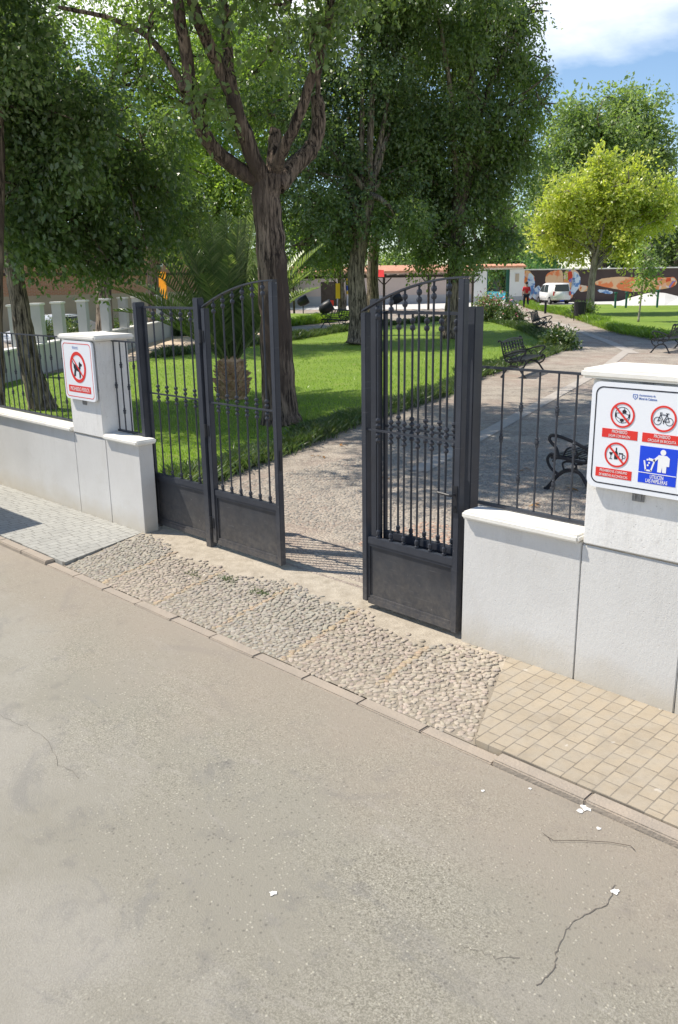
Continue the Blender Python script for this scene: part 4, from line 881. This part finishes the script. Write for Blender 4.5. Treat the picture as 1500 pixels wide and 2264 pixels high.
# brick building beyond the left street
A=at(-160,650,47); Bp=at(480,650,62); Mx,LL=oriented(A,Bp)
bb=empty('brick_building',(A.x,A.y,-.5),'long orange brick building with beige base behind the pillared fence','building')
MB().box(0,LL,0,8,-.9,1.9,M=Mx).build('base_wall',M['beige'],bb); MB().box(0,LL,.02,8,1.901,5.2,M=Mx).build('wall',M['brick'],bb)
MB().box(0,LL,-.08,.0,2.95,3.1,M=Mx).build('string_course',M['brownwall'],bb); MB().box(-.2,LL+.2,-.35,8.3,5.201,5.4,M=Mx).build('roof',M['tile'],bb)
for k in range(4):
    x=3+k*6.2; w_=MB().box(x,x+1.3,-.05,.01,3.5,4.7,M=Mx).build('window',M['whitewall'],bb); MB().box(x+.08,x+1.22,-.07,-.052,3.58,4.62,M=Mx).build('pane',M['glass'],w_)
reparent(bb)
os_=empty('street_sign',at(357,640,44),'orange panel glimpsed behind the dark trunk by the fence','sign'); p=at(357,640,44)
MB().box(p.x-.45,p.x+.45,p.y-.02,p.y+.02,1.7,3.0).build('panel',M['orange'],os_); MB().tube([(p.x,p.y+.06,0),(p.x,p.y+.06,3.0)],.04,8).build('post',M['steel'],os_); reparent(os_)
# vehicles
def vehicle(name,label,loc,rz,prof,W,glass,wheels,m,cat,rear=None,sc=1.):
    t=empty(name,loc,label,cat,None,rz)
    bm=bmesh.new(); vs=[[bm.verts.new((x,y,z)) for x,z in prof] for y in (-W/2,W/2)]
    n=len(prof); bm.faces.new(vs[0]); bm.faces.new(vs[1][::-1])
    for i in range(n): bm.faces.new((vs[0][i],vs[1][i],vs[1][(i+1)%n],vs[0][(i+1)%n]))
    for v in bm.verts:
        if v.co.z>.95: v.co.y*=1-.22*(v.co.z-.95)
    bmesh.ops.recalc_face_normals(bm,faces=bm.faces[:]); bmesh.ops.bevel(bm,geom=bm.edges[:],offset=.05,segments=3,affect='EDGES')
    me=bpy.data.meshes.new('body'); bm.to_mesh(me); bm.free(); me.shade_smooth(); link('body',me,m,t)
    for poly in glass:       # side glass polygons in (x,z)
        for s in (-1,1):
            vv=[Vector((x,s*((W/2)*(1-.22*max(0,z-.95))+.004),z)) for x,z in poly]; MB().add(vv,[tuple(range(len(poly)))]).build('side_window',M['glass'],t)
    if rear:
        for (x0,z0,x1,z1,wf) in rear:
            nrm=Vector((z1-z0,0,-(x1-x0))).normalized(); nrm=nrm if (nrm.x*(x0))>0 else -nrm; o=nrm*.008
            y0=W/2*wf; MB().add([Vector((x0,-y0,z0))+o,Vector((x0,y0,z0))+o,Vector((x1,y0*.9,z1))+o,Vector((x1,-y0*.9,z1))+o],[(0,1,2,3)]).build('windscreen',M['glass'],t)
    for x,r_ in wheels:
        for s in (-1,1):
            wh=MB().tube([(x,s*(W/2-.18),r_),(x,s*(W/2+.012),r_)],r_,20).build('wheel',M['rubber'],t); MB().tube([(x,s*(W/2+.0121),r_),(x,s*(W/2+.022),r_)],r_*.6,14).build('rim',M['steel'],wh)
    lx=max(p[0] for p in prof); mn=min(p[0] for p in prof)
    for s in (-1,1):
        MB().box(lx-.04,lx+.012,s*W*.36-.14,s*W*.36+.14,.62,.76,b=.01).build('headlight',M['signwhite'],t); MB().box(mn-.012,mn+.04,s*W*.44-.06,s*W*.44+.06,.75,1.1,b=.01).build('tail_light',M['red'],t)
    return t
carp=[(-2.0,.3),(2.02,.28),(2.08,.5),(2.0,.72),(1.1,.9),(.45,1.38),(-.9,1.43),(-1.6,1.15),(-2.02,.98),(-2.08,.6)]
c=at(112,705,41)
vehicle('parked_car','silver white hatchback parked beyond the pillared fence',(c.x,c.y,-.25),math.atan2(Bp.y-A.y,Bp.x-A.x)+math.pi,carp,1.7,[[(.9,.93),(.42,1.3),(-.1,1.33),(-.1,.93)],[(-.16,.93),(-.16,1.33),(-.85,1.34),(-1.35,1.1),(-1.3,.95)]],((1.25,.31),(-1.3,.31)),M['carsilver'],'car',rear=[(1.07,.93,.5,1.32,.85),(-1.58,1.12,-1.0,1.37,.8)])
vanp=[(-1.95,.35),(2.0,.3),(2.12,.55),(2.05,.85),(1.35,1.05),(.75,1.72),(.2,1.83),(-1.85,1.83),(-2.02,1.0),(-2.05,.5)]
c=at(1223,664,68.5); c.z=zg(c.y)
vehicle('small_van','white small van parked before the mural wall',(c.x,c.y,c.z),math.atan2(c.y,c.x)+.38,vanp,1.72,[[(1.2,1.08),(.75,1.62),(.2,1.68),(.2,1.05)],[(.1,1.05),(.1,1.68),(-.7,1.68),(-.7,1.05)]],((1.3,.32),(-1.3,.32)),M['carwhite'],'van',rear=[(1.32,1.07,.8,1.66,.85),(-2.0,1.1,-1.9,1.7,.8)]).scale=(.84,.84,.84)
# unseen van inferred from its shadow, added outside the left edge to cast it
lv=empty('unseen_van',(-12,2.6,-.05),'tall white van added out of view at the left kerb to cast the pavement shadow','van')
mb=MB(); mb.add([Vector(q) for q in ((-9.55,2.35,.3),(-9.85,3.22,.3),(-14.5,3.22,.3),(-14.5,1.2,.3),(-9.85,1.2,.3),(-9.55,2.0,.3),(-9.75,2.35,2.2),(-10.0,3.18,2.62),(-14.5,3.18,2.62),(-14.5,1.24,2.62),(-10.0,1.24,2.62),(-9.75,2.0,2.4))],[(0,1,2,3,4,5),(6,11,10,9,8,7)]+[(i,(i+1)%6,6+(i+1)%6,6+i) for i in range(6)]); mb.build('body',M['carwhite'],lv,recalc=True)
for x in (-10.7,-13.6):
    for y in (1.3,2.95): MB().tube([(x,y,.33),(x,y+.22,.33)],.36,20).build('wheel',M['rubber'],lv)
MB().box(-11.6,-10.4,3.2,3.235,1.4,2.1).build('side_window',M['glass'],lv)
reparent(lv)
# far walls
def wallseg(name,label,pa,pb,h,m,cap=None,dado=None,cat='wall',base=-.3,th=.3):
    z0=(zg(pa.y)+zg(pb.y))/2; Mx,LL=oriented(pa,pb); Mx=Matrix.Translation((0,0,z0))@Mx
    t=empty(name,(pa.x,pa.y,z0),label,cat); MB().box(0,LL,0,th,base,h,M=Mx).build('wall_body',m,t)
    if dado: MB().box(0,LL,-.015,-.001,base,.75,M=Mx).build('dado',dado,t)
    if cap: MB().box(-.05,LL+.05,-.09,th+.09,h+.001,h+.09,M=Mx,b=.02).build('cap',cap,t)
    return t,Mx,LL
fa=og(600,678); fb=og(1055,667); fb=fb
t,Mx,LL=wallseg('park_building','long low pale building behind the pergola',at(560,660,72),at(1058,660,74),2.55,M['pinkwall'],None,M['greywall'],'building',th=6)
Mr=Mx; mb=MB(); mb.add([Mx@Vector(q) for q in ((-.3,-.35,2.551),(LL+.1,-.35,2.551),(LL+.1,6.3,3.1),(-.3,6.3,3.1),(-.3,-.35,2.70),(LL+.1,-.35,2.70),(LL+.1,6.3,3.25),(-.3,6.3,3.25))],[(0,1,2,3),(4,7,6,5),(0,4,5,1),(1,5,6,2),(2,6,7,3),(3,7,4,0)]); mb.build('roof',M['tile'],t)
MB().box(5.6,6.9,-.03,-.004,-.2,1.9,M=Mx).build('door',M['wood'],t); reparent(t)
# pergola
pg=empty('pergola',at(800,680,62),'dark timber pergola with braced posts in front of the pale building','pergola')
A=at(650,660,60); Bp=at(1045,660,62); Mx,LL=oriented(A,Bp); z0=zg(A.y)+.05; Mx=Matrix.Translation((0,0,z0))@Mx
mb=MB(); mb.box(-.5,LL+.4,-.08,.08,2.25,2.42,M=Mx); 
for k in range(int(LL/.7)): mb.box(k*.7,k*.7+.08,-.5,2.0,2.421,2.5,M=Mx)
mb.build('beam',M['wood'],pg)
for k in range(5):
    x=LL*k/4.; mb=MB(); mb.box(x-.07,x+.07,-.07,.07,-.2,2.249,M=Mx); mb.tube([Mx@Vector((x,0,1.75)),Mx@Vector((x-.5,0,2.24))],.04,5); mb.tube([Mx@Vector((x,0,1.75)),Mx@Vector((x+.5,0,2.24))],.04,5); mb.build('post',M['wood'],pg)
reparent(pg)
# white wall with tiled portal
pa=at(1046,664,68.5); pb=at(1160,664,69.5); z0=zg(pa.y); Mx,LL=oriented(pa,pb); Mx=Matrix.Translation((0,0,z0))@Mx
po=empty('park_portal',(pa.x,pa.y,z0),'white gateway with terracotta tiled top open onto a blue pool','gateway')
u=lambda px: LL*(px-1046)/114.
MB().box(0,u(1076),0,.5,-.3,2.55,M=Mx).build('wall_body',M['whitewall'],po); MB().box(u(1126),u(1158),0,.5,-.3,2.62,M=Mx).build('wall_body',M['whitewall'],po)
MB().box(u(1060),u(1156),.02,.48,2.63,2.80,M=Mx).build('lintel',M['whitewall'],po)
mb=MB()
for k in range(26):
    x=u(1058)+(u(1158)-u(1058))*k/25.; mb.tube([Mx@Vector((x,-.2,2.82)),Mx@Vector((x,.7,2.98))],.09,6)
mb.build('tiles',M['tile'],po); MB().box(u(1076)+.002,u(1079),.1,.2,-.2,2.62,M=Mx).box(u(1119),u(1126)-.002,.1,.2,-.2,2.62,M=Mx).build('door',M['green'],po)
MB().box(0,u(1076),-.02,-.001,-.3,.6,M=Mx).box(u(1126),u(1158),-.02,-.001,-.3,.6,M=Mx).build('dado',M['greywall'],po)
MB().box(u(1138),u(1146),-.04,-.002,1.7,2.3,M=Mx).build('plaque',M['beige'],po)
reparent(po)
pp=at(1097,660,80); pq=empty('swimming_pool',(pp.x,pp.y,zg(pp.y)),'blue pool edge glimpsed through the tiled portal','pool')
MB().box(pp.x-6,pp.x+6,pp.y,pp.y+10,zg(pp.y)-.1,zg(pp.y)+.55).build('basin',M['pool'],pq); reparent(pq)
wallseg_back=at(1060,650,95)
t,_,_=wallseg('garden_wall','grey wall beyond the pool inside the portal',at(1040,650,97),at(1180,650,97),2.3,M['greywall'],M['coping']); reparent(t)
# mural wall
pa=at(1155,662,70.5); pb=at(1720,662,76); t,Mx,LL=wallseg('mural_wall','long dark brown wall painted with a colourful mural',pa,pb,2.42,M['brownwall'],M['coping'])
def wx(px):
    r=ray(px,640); d=(pb-pa); dv=Vector((d.x,d.y)).normalized(); return (pa.x*r.y-pa.y*r.x)/(dv.x*(-r.y)+dv.y*r.x)
def blob(pts,m,lay):
    r0=random.Random(len(pts)*7+lay); P=[]
    n=len(pts)
    for i in range(n):
        a=pts[i-1];b=pts[i];c_=pts[(i+1)%n];d=pts[(i+2)%n]
        for k in range(5):
            u_=k/5.; P.append(tuple(.5*((2*b[j])+(c_[j]-a[j])*u_+(2*a[j]-5*b[j]+4*c_[j]-d[j])*u_*u_+(-a[j]+3*b[j]-3*c_[j]+d[j])*u_**3)+r0.gauss(0,.35) for j in (0,1)))
    Q=[(wx(x),2.42*(661-y)/(661-600.)) for x,y in P]; Q=[(x,max(.02,min(2.40,z))) for x,z in Q]
    bm=bmesh.new(); f=bm.faces.new([bm.verts.new(Mx@Vector((x,-.004*lay,z))) for x,z in Q]); bmesh.ops.triangulate(bm,faces=bm.faces[:]); me=bpy.data.meshes.new('mural'); bm.to_mesh(me); bm.free(); link('mural',me,m,t)
blob([(1158,603),(1168,601),(1180,612),(1183,630),(1176,655),(1160,655),(1157,630)],M['mural'],1)
blob([(1168,608),(1179,612),(1182,635),(1174,655),(1168,640)],M['mural2'],2)
blob([(1186,632),(1195,632),(1197,655),(1184,655),(1176,645)],M['mural2'],1)
blob([(1207,610),(1220,602),(1240,602),(1245,620),(1245,640),(1215,630),(1206,625)],M['mural3'],1)
blob([(1248,603),(1270,601),(1282,615),(1280,632),(1270,645),(1265,655),(1250,650),(1246,625)],M['mural'],1)
blob([(1268,604),(1282,615),(1280,634),(1268,648),(1262,640),(1270,622)],M['mural2'],2)
blob([(1245,640),(1258,655),(1258,661),(1240,661)],M['bluep'],2)
blob([(1318,622),(1340,617),(1370,615),(1420,618),(1460,618),(1490,618),(1492,633),(1450,637),(1420,643),(1390,643),(1350,636),(1318,630)],M['mural3'],1)
blob([(1440,628),(1470,620),(1491,620),(1488,635),(1450,640)],M['mural'],2)
blob([(1322,640),(1335,639),(1355,643),(1352,647),(1330,645)],M['mural2'],1); blob([(1280,630),(1300,632),(1303,640),(1284,642)],M['mural'],1)
reparent(t)
# pale skate-ramp mound
mb=MB(); prof=[(1352,672),(1375,667),(1400,660),(1425,654),(1445,651),(1470,653),(1500,660),(1535,672)]; n=len(prof); fr=[];bk=[]
for x,y in prof:
    g=at(x,672,66); g.z=zg(g.y); h=max(0,(672-y))*66/FPX*1.0
    fr.append(Vector((g.x,g.y,g.z+h))); g2=at(x,672,68.5); bk.append(Vector((g2.x,g2.y,zg(g2.y)+h)))
fr0=[Vector((p.x*.955,p.y*.955,zg(p.y*.955)-.02)) for p in fr]; mb.add(fr+bk+fr0,[(i,i+1,n+i+1,n+i) for i in range(n-1)]+[(2*n+i,2*n+i+1,i+1,i) for i in range(n-1)])
ro=mb.build('concrete_mound',M['concrete'],recalc=True); tag(ro,'smooth pale concrete hump before the long end of the mural','ramp')
# bollards
for k,(px,py,top) in enumerate(((1361,674,645),(1385,674,644),(1454,672,640),(1207,676,655))):
    g=at(px,py,60-(6 if k==3 else 0)); g.z=zg(g.y); h=(py-top)*60/FPX+.1
    tag(MB().tube([g,g+Vector((0,0,h-.1)),g+Vector((0,0,h-.08)),g+Vector((0,0,h))],[.07,.07,.13,.11],10).build('green_post',M['green'] if k!=3 else M['black']),['leftmost of the two green posts left of the hump','green post at the left foot of the hump','green post with blue cap before the top of the hump','thin black post just behind the small van'][k],'post','posts along the right lawn')
# litter bins (tilting oval baskets)
def bin_(px,py,d,lab,s=1.):
    g=at(px,py,d); g.z=zg(g.y); t=empty('litter_bin',g,lab,'litter bin','litter bins')
    MB().tube([g,g+Vector((0,0,.6*s))],.035,8).build('post',M['black'],t)
    mb=MB(); c=g+Vector((0,0,.82*s)); ax=Vector((.6,.6,.45)).normalized()
    P=[c-ax*.42*s,c-ax*.3*s,c,c+ax*.3*s,c+ax*.38*s]; mb.tube(P,[.08*s,.25*s,.33*s,.33*s,.30*s],14); mb.build('basket',M['black'],t,smooth=True); reparent(t)
bin_(722,712,48,'tilted black litter bin by the inner path left of the thick trunk'); bin_(671,694,60,'smaller far tilted black bin close to the forked elm trunk'); bin_(877,690,60,'small black bin seen through the top of the folded leaf')
g=og(1281,709); t=empty('waste_basket',g,'dark upright waste basket beside the yellow green tree','litter bin')
mb=MB(); mb.tube([g+Vector((0,0,.25)),g+Vector((0,0,.95))],[.24,.30],14); mb.build('basket',M['black'],t); mb=MB()
for s in (-1,1): mb.tube([g+Vector((s*.3,0,0)),g+Vector((s*.33,0,.9))],.025,6)
mb.build('frame',M['black'],t); reparent(t)
# playground
pl=at(755,680,57); pl.z=zg(pl.y); t=empty('playground_tower',pl,'yellow and blue play structure behind the slim tree','playground')
def pb_(px0,px1,py0,py1,d,m,nm,dep=.1):
    a=at(px0,py1,d);b=at(px1,py0,d); ax=Vector((CR.x,CR.y,0)).normalized(); wdt=(px1-px0)*d/FPX; ang=math.atan2(ax.y,ax.x); M_=Matrix.Translation((a.x,a.y,0))@Matrix.Rotation(ang,4,'Z'); MB().box(0,wdt,0,dep,a.z,b.z,M=M_,b=.015).build(nm,m,t)
pb_(741,753,626,660,57,M['yellow'],'panel'); pb_(765,777,615,630,56.5,M['yellow'],'panel'); pb_(766,778,631,642,56.5,M['bluep'],'panel'); pb_(767,779,643,650,56.5,M['yellow'],'panel')
for x in (741,753,765,778): pb_(x,x+2,600,678,56,M['wood'],'post')
pb_(726,738,664,676,55,M['redroof'],'seat'); reparent(t)
rp=at(836,680,55); rp.z=zg(rp.y); t=empty('play_shelter',rp,'play frame with bright red roof right of the twin trunks','playground')
for x in (829,847): pb_(x,x+2,612,682,55,M['wood'],'post',.09)
a=at(824,612,55); b=at(850,612,55); m1=(a+b)/2; up=Vector((0,0,(612-596)*55/FPX)); dp=Vector((-CR.y,CR.x,0)).normalized()*1.3
MB().add([a,b,b+dp,a+dp,a+up+dp*.35,b+up*.9+dp*.35,a+up+dp*.65,b+up*.9+dp*.65],[(0,1,5,4),(3,2,7,6)[::-1],(4,5,7,6),(0,4,6,3),(1,2,7,5),(0,3,2,1)]).build('roof',M['redroof'],t); reparent(t)
# ---------------------------------------------------------------- person by the portal
def skin(name,verts,edges,radii,m,parent,root=0,sub=1):
    me=bpy.data.meshes.new('tmp'); me.from_pydata(verts,edges,[]); o=bpy.data.objects.new('tmp',me); C.objects.link(o)
    md=o.modifiers.new('s','SKIN'); md.use_smooth_shade=True
    for i,r in enumerate(radii): me.skin_vertices[0].data[i].radius=(r,r) if not hasattr(r,'__len__') else r
    me.skin_vertices[0].data[root].use_root=True
    o.modifiers.new('u','SUBSURF').levels=sub
    dg=bpy.context.evaluated_depsgraph_get(); m2=bpy.data.meshes.new_from_object(o.evaluated_get(dg)); bpy.data.objects.remove(o); m2.name=name
    m2.materials.clear(); return link(name,m2,m,parent)
g=og(1163,682); pe=empty('person',g,'person in red top and dark trousers walking by the portal','person',rz=.9)
V=[(0,0,.95),(0,0,1.15),(0,-.01,1.38),(0,.0,1.52),(0,.02,1.60),(0,.02,1.72),(-.19,0,1.40),(-.24,.03,1.12),(-.22,.12,.88),(.19,0,1.40),(.25,-.04,1.12),(.22,.05,.88),(-.10,0,.88),(-.11,.10,.48),(-.11,.05,.07),(-.11,.2,.03),(.10,0,.88),(.11,-.04,.48),(.11,-.22,.10),(.11,-.1,.03),(-.21,.15,.80),(.21,.08,.80)]
E=[(0,1),(1,2),(2,3),(3,4),(4,5),(2,6),(6,7),(7,8),(8,20),(2,9),(9,10),(10,11),(11,21),(0,12),(12,13),(13,14),(14,15),(0,16),(16,17),(17,18),(18,19)]
RD=[.13,.13,.14,.05,.085,.075,.06,.045,.032,.06,.045,.032,.085,.06,.045,.035,.085,.06,.045,.035,.03,.03]
skin('body',V,E,RD,M['skin'],pe)
skin('shirt',[V[i] for i in (0,1,2,6,7,9,10)],[(0,1),(1,2),(2,3),(3,4),(2,5),(5,6)],[.155,.155,.165,.085,.06,.085,.06],M['redcloth'],pe)
skin('trousers',[V[i] for i in (0,12,13,14,16,17,18)],[(0,1),(1,2),(2,3),(0,4),(4,5),(5,6)],[.15,.105,.08,.06,.105,.08,.06],M['navy'],pe)
MB().ball((0,.0,1.70),.105,12,8,(1,1.05,.95)).build('hair',M['hair'],pe,smooth=True)
# ---------------------------------------------------------------- small things on the ground
tw=[og(x,y,-.045) for x,y in ((1212,1852),(1225,1860),(1280,1860),(1350,1864),(1395,1872),(1405,1882))]
mb=MB(); mb.tube([p+Vector((0,0,.004)) for p in tw],.0014,5); q=[og(x,y,-.045)+Vector((0,0,.004)) for x,y in ((1200,1843),(1212,1852),(1218,1862))]; mb.tube(q,.0011,5)
tag(mb.build('twig',M['wood']),'thin curved dry twig lying on the asphalt near the right kerb','twig')
def splat(c,r,seed):
    rr=random.Random(seed); return [(c.x+r*rr.uniform(.5,1.2)*math.cos(2*math.pi*k/14),c.y+r*rr.uniform(.5,1.2)*math.sin(2*math.pi*k/14),-.046) for k in range(14)]
mb=MB()
for (x,y,r) in ((1297,1788,.030),(1283,1795,.018),(1361,1973,.020),(604,1977,.018),(1092,1672,.013),(1325,1833,.012),(1230,1745,.008),(1068,1750,.010),(1172,1745,.009),(1110,1657,.010)):
    P_=splat(og(x,y,-.05),r,x); mb.add(P_,[tuple(range(14))])
mb.build('road_marks',simple('white_paint_splash',(.78,.77,.74),(.7,.69,.66),.8,30))['kind']='structure'
def crack(pts,w0,seed):
    rr=random.Random(seed); P=[]
    for (a,b) in zip(pts[:-1],pts[1:]):
        for k in range(6): u_=k/6; P.append((a[0]*(1-u_)+b[0]*u_+rr.gauss(0,2.2),a[1]*(1-u_)+b[1]*u_+rr.gauss(0,2.2)))
    G=[og(x,y,-.05) for x,y in P]; vs=[];fs=[]
    for i,g in enumerate(G):
        t_=(G[min(i+1,len(G)-1)]-G[max(i-1,0)]); n_=Vector((-t_.y,t_.x,0)).normalized()*w0*rr.uniform(.4,1.3); vs+=[(g.x-n_.x,g.y-n_.y,-.0475),(g.x+n_.x,g.y+n_.y,-.0475)]
    mb=MB().add(vs,[(2*i,2*i+1,2*i+3,2*i+2) for i in range(len(G)-1)]); mb.build('road_crack',M['crack'])['kind']='structure'
crack([(1360,1955),(1340,2005),(1285,2030),(1250,2060),(1232,2110),(1222,2150),(1180,2185)],.0022,3)
crack([(1150,2118),(1100,2120),(1060,2105),(1020,2095)],.0012,4); crack([(0,1585),(60,1605),(105,1640),(130,1690),(185,1730)],.0014,6)
mb=MB()
for (x,y) in ((1165,1038),(1260,1083),(1190,1120),(760,985),(700,1010),(850,1060)):
    g=og(x,y); 
    for k in range(3):
        a=random.uniform(0,6); c=g+Vector((random.gauss(0,.05),random.gauss(0,.05),.012)); u_=Vector((math.cos(a),math.sin(a),.2)); v_=Vector((-math.sin(a),math.cos(a),.3))
        mb.add([c-u_*.05,c+v_*.025,c+u_*.05,c-v_*.02+Vector((0,0,.012))],[(0,1,2,3)])
tag(mb.build('fallen_leaves',M['lead']),'a few curled brown dry leaves scattered on the shaded path by the bench','leaves',kind='stuff')
